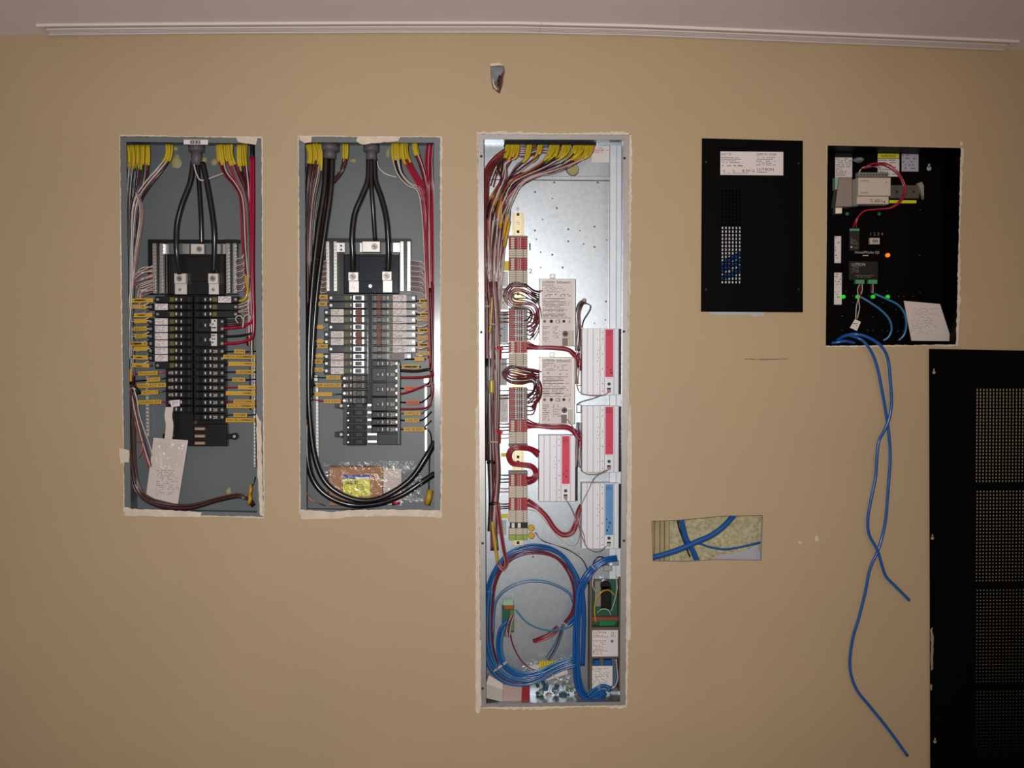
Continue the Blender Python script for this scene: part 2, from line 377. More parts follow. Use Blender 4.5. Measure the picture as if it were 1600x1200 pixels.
# ------------------------------------------------------------------ enclosures
def enclosure(name, label, cat, q, depth, m, mf, fl, group=None, inner=None, y0=.001):
    c = [P(*p, y0) for p in q]; t = thing(name, label, cat, ((c[2].x + c[3].x) / 2, depth / 2, min(c[2].z, c[3].z)), group)
    c = [Vector((v.x, y0, v.z)) for v in c]
    b = MB(); b.slab([v + Vector((0, depth, 0)) for v in c], .0015, inner or m); finish('back_plate', b, t)
    for e, nm in enumerate(('top_side', 'right_side', 'bottom_side', 'left_side')):
        p, r = c[e], c[(e + 1) % 4]; s = MB(); ctr = sum(c, Vector()) / 4
        dv = Vector((.0012 if e == 3 else -.0012 if e == 1 else 0, 0, -.0012 if e == 0 else .0012 if e == 2 else 0))
        y = Vector((0, depth, 0))
        s.add([p, r, r + y, p + y, p + dv, r + dv, r + y + dv, p + y + dv], [(0, 1, 2, 3), (4, 5, 6, 7), (0, 1, 5, 4), (2, 3, 7, 6), (1, 2, 6, 5), (0, 3, 7, 4)], m); finish(nm, s, t)
    w_ = fl * U; ins = [c[0] + Vector((w_, 0, -w_ * .9)), c[1] + Vector((-w_, 0, -w_ * .9)), c[2] + Vector((-w_, 0, w_ * .7)), c[3] + Vector((w_, 0, w_ * .7))]
    f = MB(); y = Vector((0, .0015, 0)); vs = c + ins; vs += [v + y for v in vs]
    f.add(vs, [(i, (i + 1) % 4, 4 + (i + 1) % 4, 4 + i) for i in range(4)] + [(8 + i, 12 + i, 12 + (i + 1) % 4, 8 + (i + 1) % 4) for i in range(4)] + [(4 + i, 4 + (i + 1) % 4, 12 + (i + 1) % 4, 12 + i) for i in range(4)], mf)
    finish('flange', f, t); return t

YB = .058                                                            # breaker faces
def breaker(x0, x1, yc, side, pan, idx, label=None, poles=1, body=DKG, frame=False, tie=False, rate='20', screwm=None, dark=False):
    """side -1: left column (terminal at its left end)"""
    h = 5.2 * poles + (.6 if poles > 1 else 0); s = side; col = 'left' if s < 0 else 'right'
    xo, xi = (x0, x1) if s < 0 else (x1, x0)                         # outer and inner end
    kind = {None: 'slim black', 'w': 'long black white-labelled', 'd': 'long black dark-labelled', 'g': 'long grey-labelled', 's': 'double-pole black silver-labelled'}[label]
    if poles == 2 and label != 's': kind = 'double-pole black'
    t = thing('circuit_breaker', f'{kind} circuit breaker, {ordn(idx)} down in {col} column of {pan}', 'circuit breaker', P((x0 + x1) / 2, yc + h, .075), 'circuit breakers in ' + pan)
    b = MB(); b.pb(x0, yc - h, x1, yc + h, YB, .03, body, .0012)
    step = xi + s * 2
    b.pb(*sorted((xi + s * 2, xi + s * 24))[:1], yc - h + .7, sorted((xi + s * 2, xi + s * 24))[1], yc + h - .7, YB - .003, .004, body, .001)
    finish('body', b, t)
    def R(a, c): return sorted((xi + s * a, xi + s * c))
    g = MB(); a, c = R(5, 22)
    if frame: g.pb(a, yc - 4, c, yc + 4, YB - .0042, .002, CHROME if frame == 2 and label else GRT, .0005); g.pb(a + 3, yc - 3.3, c - 3.6, yc + 3.3, YB - .0045, .001, BLK); g.pb(a + 1.6, yc - 2.6, a + 2.4, yc + 2.6, YB - .0045, .001, body); finish('toggle_frame', g, t)
    g = MB(); a, c = R(9, 17) if frame else R(8, 13.5)
    g.pb(a, yc - 3.2, c, yc + 3.2, YB - .011, .012, BLK, .001); finish('toggle', g, t)
    if tie:
        a, c = R(8.5, 17.5); g = MB(); g.pb(a, yc - h - (.4 if tie == 2 else 0), c - (2 if s > 0 else 0), yc + h, YB - .0125, .005, RUST, .001); finish('handle_tie', g, t)
    g = MB(); a, c = R(24.5, 27); g.pb(a, yc - 2.6, c, yc + 1.8, YB - .0035, .003, BEI); finish('status_window', g, t)
    if not frame:
        g = MB(); a, c = R(17, 18.6); g.pb(a, yc - 2.2, c, yc + 2.2, YB - .0036, .001, LAB); finish('switch_mark', g, t)
    L = abs(x1 - x0)
    if label in ('w', 'd', 'g'):
        # long breaker: label block between window and terminal
        a, c = (x0 + (11 if L > 62 else 3), x0 + (31 if L > 62 else 23)) if s < 0 else (x1 - 23 - (8 if L > 62 else 0), x1 - 3 - (8 if L > 62 else 0))
        if label == 'w' and s > 0 and frame: a, c = x1 - 36, x1 - 15
        if label != 'd':
            g = MB(); g.pb(a, yc - 4.9, c, yc + 4.9, YB - .002, .002, LABP if label == 'w' else GRT); g.fine(a + 1, yc - 4, c - 1, yc + 4.4, YB - .0023, 4, INKG, .6, .4); finish('label', g, t)
        g = MB(); a, c = R(29, 36); g.pb(a, yc - 3.5, c, yc + 3.5, YB - .0015, .0015, mat('olive test button', (96, 98, 40), .5), .0005); finish('test_button', g, t)
    elif label == 's':
        g = MB(); g.pb(x1 - 21, yc - h + 1.5, x1 - 12, yc + h - 1.5, YB - .001, .001, ALU); g.fine(x1 - 20, yc - h + 3, x1 - 13, yc + h - 3, YB - .0012, 3, INK); finish('label', g, t)
    else:
        g = MB(); a, c = R(30, 36.5); g.text(rate, a, yc - 2.2, c, yc + 2.4, YB - .0004, LAB); finish('rating_print', g, t)
    for k in range(poles):
        g = MB(); yy = yc + (k - (poles - 1) / 2) * 11.4; sx = xo - s * 4
        g.cyl(sx, yy, YB - .002, .004, 2.4, screwm or CHROME, 10, INK); finish('terminal_screw', g, t)
    return t

def lug(pan, where, x0, y0, x1, y1, split, sx, sy, yf=.052):
    t = thing('cable_lug', f'aluminium screw lug {where} of {pan}', 'cable lug', P((x0 + x1) / 2, y1, yf), 'cable lugs in ' + pan)
    g = MB()
    if split: g.pb(x0, y0, x1, split, yf, .016, ALU, .001); finish('connector_body', g, t); g = MB(); g.pb(x0 + 1, split, x1 + 1, y1, yf + .008, .004, ALU, .0008); finish('mounting_tab', g, t)
    else: g.pb(x0, y0, x1, y1, yf, .016, ALU, .001); finish('connector_body', g, t)
    g = MB(); g.cyl(sx, sy, yf - .003, .004, 5, ALU, 16); finish('screw_collar', g, t)
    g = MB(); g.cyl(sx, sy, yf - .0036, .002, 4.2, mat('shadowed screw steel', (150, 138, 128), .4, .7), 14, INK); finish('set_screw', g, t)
    if split:
        g = MB(); g.cyl(sx + 1, (split + y1) / 2 + 1, yf + .005, .004, 3, CHROME, 10, INK); finish('tab_screw', g, t)

def bar(pan, where, x, y0, y1, yf, w=6, pitch=5.4, m=None, name='neutral_bar', cat='terminal bar'):
    m = m or CHROME
    t = thing(name, f'{where} of {pan}', cat, P(x, y1, yf), 'terminal bars in ' + pan)
    g = MB(); g.pb(x - w / 2, y0, x + w / 2, y1, yf, .012, m, .0008); finish('bar', g, t)
    n = int((y1 - y0) / pitch)
    for k in range(n):
        g = MB(); g.cyl(x, y0 + (k + .5) * pitch, yf - .0022, .003, w * .36, CHROME, 8, INK); finish('terminal_screw', g, t)

def tag_wire(pan, path, color, tg, txt, where, r=1.1, tm=None, yt=None, hgt=3.3, n=4):
    """a single wire with a folded marker tag; tg = x0,x1 of the tag"""
    tm = tm or YTAG; cn = 'orange' if tm is OTAG else 'yellow'
    lab = f'{color} wire, ' + (f'{cn} tag {txt}' if txt else f'blank {cn} tag') + f', {where}'
    sp = spline(path, n); mb = MB(); mb.tube([P(*p) for p in sp], r * U, WM(color), 5); o = tag(finish('tagged_wire', mb), lab, 'wire', 'tagged branch wires in ' + pan)
    def yat(x):
        b = min(sp, key=lambda p: abs(p[0] - x)); return b
    a, c = yat(tg[0]), yat(tg[1]); yf = (yt if yt is not None else min(a[2], c[2]) - r * U - .0012)
    g = MB(); ya, yc_ = a[1], c[1]
    g.pq([(tg[0], ya - hgt), (tg[1], yc_ - hgt), (tg[1] + .4, yc_ + hgt), (tg[0] - .4, ya + hgt)], yf, .0008, tm)
    if txt:
        p0, p1 = P(tg[0] + 2, ya, yf), P(tg[1] - 2, yc_, yf); sl = -(p1.z - p0.z) / (p1.x - p0.x)
        g.text(txt, tg[0] + 2, ya - hgt * .62, tg[1] - 2, ya + hgt * .55, yf - .0003, TINK, slope=sl)
    finish('marker_tag', g, o); return o

# =================================================================== LEFT PANEL
A = 'left panel'
enc = enclosure('electrical_panel', 'grey recessed breaker panel, leftmost on the tan wall', 'electrical panel', LP, .1, GREY, GREYF, 10, 'open electrical panels')
def clip(px, py, pan, where):
    g = MB(); t = thing('rail_clip', f'small black mounting clip {where} of {pan}', 'mounting clip', P(px, py + 6, .09))
    g.pb(px - 8, py - 4, px + 5, py + 4, .078, .016, BLK, .001); finish('bracket', g, t)
    g = MB(); g.cyl(px + 2, py, .074, .018, 5.5, BLK, 12); finish('screw_boss', g, t)
    g = MB(); g.cyl(px + 2, py, .072, .003, 2.4, ALU, 8, INK); finish('screw', g, t)
def conduit(px, y0, y1, pan, where, wd=20):
    t = thing('cable_bushing', f'grey conduit fitting {where} of {pan}', 'conduit fitting', P(px, y1, .05))
    def ring(ya, yb, r, nm):
        g = MB(); a, b = P(px, ya, .05), P(px, yb, .05); g.tube([a, (a + b) / 2, b], r * U, mat('conduit bushing grey', (96, 92, 96), .5), 16); finish(nm, g, t)
    ring(y0, y0 + 10, wd * .62, 'locknut'); ring(y0 + 9, y1, wd * .42, 'sleeve')
conduit(307, 227, 258, A, 'at top centre')
# interior base
t = thing('breaker_interior', 'black plastic breaker mounting base with copper stabs inside ' + A, 'breaker base', P(305, 697, .09))
g = MB(); g.pb(262, 397, 352, 461, .074, .02, BLK, .002); finish('cover_block', g, t)
g = MB(); g.pb(268, 400, 280, 458, .070, .006, NAVY, .001); g.pb(282, 400, 345, 440, .071, .004, BLK, .001); finish('barrier', g, t)
g = MB(); g.pb(231, 374, 374, 380, .082, .012, BLK); g.pb(231, 374, 262, 461, .084, .01, BLK); g.pb(350, 374, 372, 461, .084, .01, BLK); finish('mounting_frame', g, t)
g = MB(); g.pb(258, 460, 355, 697, .086, .008, BLK); g.pb(275, 640, 303, 697, .07, .02, BLK, .001); g.pb(303, 663, 355, 697, .07, .02, BLK, .001); finish('rail', g, t)
for yy in (670, 681.5, 692.5):
    g = MB(); g.pb(304, yy - 2.2, 320, yy + 2.2, .066, .006, mat('tarnished copper stab', (200, 168, 150), .35, .8), .0005); finish('bus_stab', g, t)
for yy in range(652, 697, 11):
    g = MB(); g.pb(277, yy, 302, yy + .8, .0692, .001, DKG); finish('blank_plate_joint', g, t)
for xa, xb in ((256, 264), (285, 296), (298, 301), (338, 345), (348, 353)):
    g = MB(); g.pb(xa, 381, xb, 397, .078, .006, CHROME, .0006); finish('plated_tab', g, t)
clip(364, 682, A, 'at lower right'); clip(262, 682, A, 'at lower left')
lug(A, 'left phase', 272, 427, 291, 460, 443, 280, 435); lug(A, 'right phase', 325, 427, 341, 460, 443, 332, 435); lug(A, 'top neutral', 298, 381, 319, 397, None, 311, 389)
for x, nm in ((241, 'outer left'), (252.5, 'inner left'), (356, 'inner right'), (367, 'outer right')): bar(A, nm + ' neutral bar', x, 380, 458.5, .066)
bar(A, 'knurled ground bar low at left side', 230, 588, 682, .08, 5, 5.6, ALU, 'ground_bar'); bar(A, 'knurled ground bar low at right side', 397.5, 556, 730, .08, 4, 5.6, ALU, 'ground_bar')
rows = [468 + 11.45 * i for i in range(18)]
for i, L in enumerate('dwdwwwwwwd'):
    breaker(242 if L == 'd' else 231, 301, rows[i], -1, A, i, L)
for i in range(10, 16): breaker(261, 301, rows[i], -1, A, i, rate='15')
breaker(303, 372, rows[0], 1, A, 0, 'w'); breaker(303, 372, rows[1], 1, A, 1, 'd'); breaker(303, 372, rows[2], 1, A, 2, 'd')
breaker(303, 351, (rows[3] + rows[4]) / 2, 1, A, 3, 's', 2, screwm=CHROME); breaker(303, 351, (rows[5] + rows[6]) / 2, 1, A, 4, 's', 2, screwm=CHROME)
for i in range(7, 17): breaker(303, 351, rows[i] + .6, 1, A, i - 2)
# service cables
def cable(path, r, color, label, cat='cable', name='cable', group=None, n=6, seg=10): return wire_obj(path, r, color, label, cat, group, name, n, seg)
for pth, wh in (([(302, 252, .05), (297, 285, .045), (284, 320, .04), (276, 355, .04), (276, 395, .04), (281, 428, .055)], 'left'), ([(308, 252, .06), (311, 290, .06), (314, 340, .055), (315, 382, .06)], 'middle'), ([(316, 254, .045), (324, 290, .04), (331, 330, .04), (335, 370, .04), (334, 427, .055)], 'right')):
    cable(pth, 4.4 if wh != 'middle' else 3.6, 'black', f'thick black service cable, {wh} of three in {A}', group='service cables in ' + A)
wire_obj([(303, 256, .04), (307, 272, .035), (315, 282, .035), (335, 276, .05), (356, 268, .06)], 1.2, 'white', 'bare white wire crossing the service cables near top of ' + A)
# bundles down both sides
GL = 'wires down the left side of ' + A
S = lambda f: (f, YSL)
bundle([(208, 227, .05, 1), (209, 250, .05, 1), (206, 280, .055, .8), (203, 330, .06, .45), (203, 420, .06, .4), (203, 520, .06, .4), (203, 600, .06, .35)], 12, ['black', 'black', 'dark green', 'black', 'grey'], 1.3, 'wire in the bundle down the left side of ' + A, GL, 10, sleeve=S(34))
bundle([(226, 227, .05, 1), (226, 250, .05, 1), (222, 285, .05, .9), (208, 330, .05, .8), (206, 420, .06, .6), (204, 520, .06, .6), (206, 600, .06, .6)], 9, ['black', 'purple', 'black', 'white', 'maroon', 'black', 'dark green', 'black', 'purple'], 1.2, 'wire in the inner left bundle of ' + A, GL, 7, sleeve=S(30))
bundle([(265, 226, .05, 1), (263, 246, .05, 1), (250, 265, .045, 1), (228, 292, .045, 1), (214, 320, .05, 1), (208, 380, .05, .7), (207, 440, .055, .7), (202, 520, .055, .6), (205, 590, .06, .5)], 8, ['black', 'maroon', 'white', 'red', 'white', 'purple', 'black', 'white'], 1.2, 'wire swinging from upper tag cluster into left bundle of ' + A, GL, 5, sleeve=S(26))
bundle([(214, 300, .045, 1), (221, 330, .045, 1), (215, 380, .05, 1), (210, 420, .06, 1), (208, 450, .06, 1)], 6, ['white', 'pink', 'white'], .9, 'neutral wire beside the left bundle of ' + A, GL, 2.6)
for i in range(18):
    yb = 416 + i * 2.4; xm = 206 + i * .8 + random.uniform(-2, 2)
    wire_obj([(xm, 415 + i * 4, .06), (xm + 2, yb + 12 - i * .5, .055), (222, yb + 4 + random.uniform(-4, 4), .05), (239, yb - 1, .064)], .9, ('white', 'white', 'pink')[i % 3], ordn(i) + '-from-top thin neutral wire looping to left neutral bar of ' + A, group='neutral wires at left bar of ' + A)
for i in range(16):
    yb = 404 + i * 3.4
    wire_obj([(384 + random.uniform(-3, 3), yb - 8, .06), (377, yb - 1, .06), (368, yb, .066)], .9, ('white', 'grey', 'pink')[i % 3], ordn(i) + '-from-top thin neutral wire reaching right neutral bar of ' + A, group='neutral wires at right bar of ' + A)
GR_ = 'wires down the right side of ' + A
bundle([(343, 226, .05, 1), (345, 246, .05, 1), (352, 270, .05, .8), (368, 290, .05, .8), (378, 315, .055, .9), (381, 380, .06, .8), (386, 450, .06, .7), (388, 540, .06, .6)], 6, ['crimson', 'white', 'crimson', 'black', 'red'], 1.2, 'wire curving into the right bundle of ' + A, GR_, 5, sleeve=S(24))
bundle([(357, 226, .05, 1), (358, 244, .05, 1), (370, 275, .045, .8), (382, 305, .05, .7), (386, 350, .055, .7), (388, 450, .06, .5)], 7, ['crimson', 'black', 'grey', 'red', 'dark green', 'white'], 1.2, 'wire in the middle of the right bundle of ' + A, GR_, 7, sleeve=S(30))
bundle([(378, 226, .05, 1), (379, 252, .05, 1), (384, 285, .05, .8), (388, 330, .055, .6), (390, 420, .06, .5), (392, 560, .065, .4), (393, 640, .07, .3)], 8, ['black', 'white', 'black', 'maroon', 'crimson'], 1.2, 'wire in the outer right bundle of ' + A, GR_, 7, sleeve=S(30))
for k, (xx, ye) in enumerate(((392, 513), (396, 537))):
    cable([(xx, 244, .05), (xx, 320, .05), (393 + k * 2, 420, .045), (395 + k, ye - 20, .045), (385, ye - 5, .05), (368, ye - 1, .055), (350, ye, .06)], 2.3, 'crimson', f'thick red cable ending at {"upper" if k == 0 else "lower"} double-pole breaker of ' + A, group='thick red cables in ' + A)
cable([(394, 226, .05), (394, 245, .05)], 3.4, 'black', 'short black sleeve at top right corner of ' + A, name='cable_sleeve')
cable([(396, 520, .05), (385, 523, .05), (370, 525, .055), (350, 526, .06)], 1.9, 'black', 'thick black cable between the two red cables in ' + A)
wire_obj([(372, 505, .05), (368, 498, .045), (374, 493, .045), (380, 500, .045), (379, 512, .045)], 1, 'white', 'curled white wire near right breakers of ' + A)
wire_obj([(381, 502, .05), (382, 494, .045), (389, 492, .045), (392, 500, .045), (388, 506, .05)], 1, 'white', 'second curled white wire near right edge of ' + A)
for i in range(5):
    wire_obj([(352, 500 + i * 3, .06), (362, 500 + i * 3.4, .055), (376, 498 + i * 3, .055), (390, 492 + i * 5, .06)], 1, ('dark green', 'black', 'maroon', 'black', 'grey')[i], ordn(i) + '-from-top thin dark wire between right breakers and red cables in ' + A, group='thin dark wires at double-pole breakers')
for i, (dx, dy_) in enumerate(((0, 0), (5, 3), (-4, 6), (3, 10), (8, 12))):
    wire_obj([(372, 476 + dy_, .06), (380 + dx, 474 + dy_, .05), (388, 468 + dy_, .05), (391, 455 + dy_, .055)], 1, 'white', ordn(i) + ' pale tangled wire beside top right breakers of ' + A, group='pale wires at top right breakers')
wire_obj([(374, 470, .05), (382, 468, .045), (387, 455, .045), (385, 440, .05), (384, 430, .055)], 2.2, 'yellow', 'thick yellow taped wire beside right neutral bar of ' + A)
# tagged wires
lt = [(469, 203, 239, '', 'black'), (480, 204, 228, 'Smoke', 'white'), (492, 209, 238, '', 'black'), (501, 210, 229, '', 'white'), (514, 209, 229, 'BATH', 'white'), (525, 211, 229, 'BDR 2', 'white'), (537, 203, 230, 'BDR 4', 'black'), (545, 209, 230, '', 'white'), (559, 208, 231, '', 'black'), (571, 206, 233, '', 'black')]
for i, (y, a, b, s_, c) in enumerate(lt): tag_wire(A, [(203, y + random.uniform(-2, 2), .055), ((a + b) / 2, y + random.uniform(-1, 1.5), .052), (b + 5, y, .058)], c, (a, b), s_, f'{ordn(i)} from top at left breakers of {A}')
for i in range(9): wire_obj([(206, 474 + i * 11.5, .06), (214, 478 + i * 11.4 + random.uniform(-2, 3), .055), (224, 477 + i * 11.4, .055), (233, 473 + i * 11.4, .06)], 1.2, ('white', 'pale blue', 'white', 'grey')[i % 4], ordn(i) + '-from-top pale wire between yellow tags at left breakers of ' + A, group='pale wires between tags, ' + A)
for y, a, b, s_, c, ym in ((583, 216, 246, 'Dishwash', 'crimson', 582), (593, 230, 250, 'STOVE', 'black', 594), (602, 214, 259, 'FRIG KIT RR', 'black', 602), (613, 221, 247, 'ACU-2', 'black', 613), (628, 216, 252, 'DINING RM', 'crimson', 627)):
    tag_wire(A, [(205, y + 3, .07), (a, y + 1, .062), ((a + b) / 2, ym, .058), (b, y - .5, .058), (262, y - (3 if y < 620 else -1), .066)], c, (a, b), s_, 'left side of ' + A)
rt = [(549, 366, 383, 'AV 1', 'black'), (557, 349, 399, 'MECH EXHAUST', 'black'), (568, 357, 399, '', 'maroon'), (581, 369, 396, 'LANDSC', 'black'), (593, 363, 383, 'BATH 2', 'black'), (605, 372, 399, '', 'crimson'), (614, 353, 399, '', 'black'), (627, 365, 398, 'DISPOSAL', 'crimson'), (634, 354, 398, 'RACK MECH 4', 'black'), (648, 365, 386, 'LAUNDRY', 'dark green'), (656, 353, 398, 'MICROWAVE', 'crimson')]
for i, (y, a, b, s_, c) in enumerate(rt): tag_wire(A, [(350, y + .5, .064), ((a + b) / 2, y, .055), (b, y + .6, .056), (400, y - .5, .07)], c, (a, b), s_, f'{ordn(i)} from top at right side of {A}')
# loop of wires to bottom
GB = 'wires across the bottom of ' + A
bundle([(206, 600, .04, 1), (205, 660, .045, 1), (208, 730, .05, 1), (215, 765, .05, 1), (235, 783, .05, .9), (265, 791, .05, .8), (300, 791, .05, .7), (335, 782, .05, .6), (370, 775, .05, .6), (389, 780, .055, .5), (396, 790, .07, .5)], 10, ['brown', 'white', 'black', 'grey', 'brown', 'black', 'brown', 'white', 'purple', 'black'], 1.3, 'wire looping along left and bottom of ' + A, GB, 5, nn=5)
bundle([(205, 618, .04, 1), (212, 650, .045, 1), (222, 690, .05, 1), (234, 730, .06, 1)], 4, ['purple', 'white', 'pink', 'orange'], 1.1, 'short wire hanging behind paper bag in ' + A, 'hanging wires left of the paper bag', 4)
wire_obj([(203, 606, .04), (208, 606, .035), (214, 625, .035), (218, 650, .04), (232, 690, .05), (238, 712, .06)], 1.1, 'white', 'white wire arching over black tape near left ground bar of ' + A)
cable([(202, 601, .05), (209, 606, .045), (216, 614, .05)], 5, 'black', 'black taped knot on the left wire bundle of ' + A, name='tape_wrap', cat='tape')
wire_obj([(214, 690, .04), (222, 690, .035), (221, 705, .035), (216, 715, .04)], .9, 'pink', 'small pink curl of wire left of the paper bag in ' + A)
g = MB(); g.pb(200, 577, 206, 596, .04, .001, YTAG); tag(finish('marker_tag', g), 'blank yellow tag standing on left edge bundle of ' + A, 'tag')
for (x, y, r_) in ((391, 766, 3.5), (390, 780, 4)):
    g = MB(); g.tube([P(x, y - 8, .05), P(x + 1, y, .045), P(x - 2, y + 8, .05)], r_ * U * .8, YTAG, 6)
    tag(finish('marker_sleeve', g), f'{"upper" if y < 770 else "lower"} yellow sleeve at bottom right corner of ' + A, 'wire marker')
wire_obj([(391, 762, .05), (396, 755, .05), (399, 745, .055)], .8, 'black', 'thin black wire end at bottom right of ' + A)
# putty blobs
def blob(px, py, rx, ry, y, m, lab, cat='putty', name='putty_blob', dep=.006):
    g = MB(); r = random.Random(px); n = 14; c = P(px, py, y); vs = [(c.x, y - dep, c.z)]; fs = []
    for k, (f, d_) in enumerate(((.5, .8), (.85, .4), (1, 0))):
        for i in range(n):
            a_ = 6.2832 * i / n; j = 1 + r.uniform(-.18, .18); vs.append((c.x + rx * U * f * j * math.cos(a_), y - dep * d_, c.z + ry * U * f * j * math.sin(a_)))
    fs = [(0, 1 + (i + 1) % n, 1 + i) for i in range(n)]
    for k in range(2): fs += [(1 + k * n + i, 1 + k * n + (i + 1) % n, 1 + (k + 1) * n + (i + 1) % n, 1 + (k + 1) * n + i) for i in range(n)]
    g.add(vs, fs, m, True); return tag(finish(name, g), lab, cat)
blob(276, 253, 8, 11, .1, PUTTY, 'large pale yellow putty blob at top of ' + A); blob(273, 232, 6, 4, .1, PUTTY, 'small pale putty dab above the large blob in ' + A)
blob(335, 253, 6, 6, .1, PUTTY, 'round pale putty dab right of conduit in ' + A); blob(318, 252, 5, 8, .1, PUTTY, 'pale putty dab against the conduit fitting in ' + A); blob(357, 768, 4.5, 6, .1, PUTTY, 'pale putty dab near bottom of ' + A)
# stickers on flange
g = MB(); g.pb(287, 218, 325, 226, -.0003, .0004, LAB)
for i in range(9): g.pb(297 + i * 1.8, 219, 297.9 + i * 1.8 + (i % 3) * .3, 225, -.0005, .0003, INK)
tag(finish('barcode_sticker', g), 'white barcode sticker on top flange of ' + A, 'sticker')
# white flag strip and paper in plastic bag
g = MB(); g.pq([(265, 626), (281, 624.5), (281, 634.5), (268, 636)], .04, .0006, LABP); g.text('SQ D', 269, 627, 278, 631, .0397, INK); g.fine(269, 631.5, 279, 634, .0397, 1, INKG)
pts = spline([(264, 636, .042), (262, 650, .04), (264, 665, .04), (262, 686, .045)], 4)
for a_, b_ in zip(pts, pts[1:]):
    pa, pb_ = P(*a_), P(*b_); wd = 7 * U; g.add([pa - Vector((wd * .7, 0, 0)), pa + Vector((wd, 0, 0)), pb_ + Vector((wd, 0, 0)), pb_ - Vector((wd * .7, 0, 0))], [(0, 1, 2, 3)], PAPER)
tag(finish('paper_strip', g), 'curling white paper strip hanging from left breakers of ' + A, 'paper strip')
def sheet(corners, yf, m, name, lab, cat, nx=8, ny=10, amp=.003, parent=None, yb=None, film=False, extra=None, seed=1):
    g = MB(); r = random.Random(seed); vs = []; ph = [r.uniform(0, 6) for _ in range(4)]
    for j in range(ny + 1):
        for i in range(nx + 1):
            u, v = i / nx, j / ny
            x = (corners[0][0] * (1 - u) + corners[1][0] * u) * (1 - v) + (corners[3][0] * (1 - u) + corners[2][0] * u) * v
            y = (corners[0][1] * (1 - u) + corners[1][1] * u) * (1 - v) + (corners[3][1] * (1 - u) + corners[2][1] * u) * v
            d_ = amp * (math.sin(u * 5 + ph[0]) * math.cos(v * 6 + ph[1]) + .5 * math.sin(u * 13 + v * 9 + ph[2])) + (r.uniform(-1, 1) * amp * .35 if film else 0)
            vs.append(P(x, y, yf + (yb - yf) * v + d_ if yb is not None else yf + d_))
    g.add(vs, [(j * (nx + 1) + i, j * (nx + 1) + i + 1, (j + 1) * (nx + 1) + i + 1, (j + 1) * (nx + 1) + i) for j in range(ny) for i in range(nx)], m, not film)
    if extra: extra(g)
    o = finish(name, g, parent)
    if parent is None: tag(o, lab, cat)
    return o
sheet([(240, 684), (294, 688), (278, 788), (228, 776)], .064, PAPER, 'instruction_paper', 'folded white instruction paper lying in bottom of ' + A, 'paper', amp=.0012, extra=lambda g: g.fine(244, 735, 280, 775, .061, 14, INKG, .5, .25))
sheet([(241, 690), (290, 694), (284, 730), (237, 735)], .057, FILM, 'plastic_sleeve', 'shiny clear plastic over the folded paper in ' + A, 'plastic bag', 10, 8, .002, film=True)

# =================================================================== MIDDLE PANEL
B = 'middle panel'
enclosure('electrical_panel', 'grey recessed breaker panel, second from left, holding a cardboard box', 'electrical panel', MP, .1, GREY, GREYF, 10, 'open electrical panels')
conduit(580, 227, 250, B, 'at top centre'); conduit(515, 226, 248, B, 'at top left', 24)
t = thing('breaker_interior', 'dark breaker mounting base with plated stabs inside ' + B, 'breaker base', P(580, 697, .09))
g = MB(); g.pb(537, 397, 624, 459, .074, .02, NAVY, .002); finish('cover_block', g, t)
g = MB(); g.pb(560, 400, 601, 440, .071, .004, NAVY, .001); finish('barrier', g, t)
g = MB(); g.cyl(578.5, 447, .068, .008, 3.2, CHROME, 10, INK); finish('cover_screw', g, t)
for xa in (571, 580.5, 589): g = MB(); g.pb(xa, 449, xa + 8, 458, .071, .004, NAVY, .0006); finish('cover_tooth', g, t)
g = MB(); g.pb(503, 372, 642, 378, .082, .012, DKG); g.pb(503, 374, 537, 461, .084, .01, BLK); g.pb(623, 374, 643, 461, .084, .01, BLK); finish('mounting_frame', g, t)
g = MB(); g.pb(535, 460, 626, 695, .086, .008, BLK); g.pb(573, 460, 580, 632, .07, .01, NAVY); g.pb(537, 631, 573, 695, .07, .02, NAVY, .001); g.pb(590, 678, 625, 695, .07, .02, DKG, .001); g.pb(537, 631, 542, 695, .066, .004, BLK); g.pb(620, 566, 625.5, 695, .056, .03, BLK, .001); finish('rail', g, t)
for k, yy in enumerate((633, 644.5, 656, 667, 678.5, 690)):
    g = MB(); g.pb(542, yy + 5.6, 573, yy + 6.3, .0693, .001, BLK); g.pb(549, yy - 3, 550, yy + 4, .0693, .001, DKG); g.pb(556, yy - 2, 566, yy + 3, .0692, .001, DKG); finish('blank_filler', g, t)
    g = MB(); g.pb(574, yy - 1.8, 581 if k < 4 else 589, yy + 1.8, .064, .006, CHROME, .0005); finish('bus_stab', g, t)
    g = MB(); g.cyl(544, yy + 1, .068, .004, 1.6, CHROME, 8); finish('blank_screw', g, t)
for xa, xb in ((526, 539), (562, 566), (614, 625)):
    g = MB(); g.pb(xa, 379, xb, 394, .076, .006, CHROME, .0006); finish('plated_tab', g, t)
g = MB(); g.cyl(533, 384, .074, .003, 1.7, INK, 8); g.cyl(533, 390, .074, .003, 1.7, INK, 8); finish('tab_screw', g, t)
clip(531, 679, B, 'at lower left'); clip(531, 634, B, 'at left of blank spaces')
lug(B, 'left phase', 544, 425, 560, 457, 439, 551, 432); lug(B, 'right phase', 597, 424, 612, 457, 438, 604, 431); lug(B, 'top neutral', 566, 377, 594, 394, None, 585, 385)
for x, nm in ((512, 'outer left'), (524, 'inner left'), (628, 'inner right'), (639, 'outer right')): bar(B, nm + ' neutral bar', x, 377, 455, .066, 5.6)
bar(B, 'knurled ground bar at left side', 495.5, 598, 726, .08, 5, 5.6, ALU, 'ground_bar'); bar(B, 'knurled ground bar at right side', 665.5, 602, 706, .08, 5, 5.6, ALU, 'ground_bar')
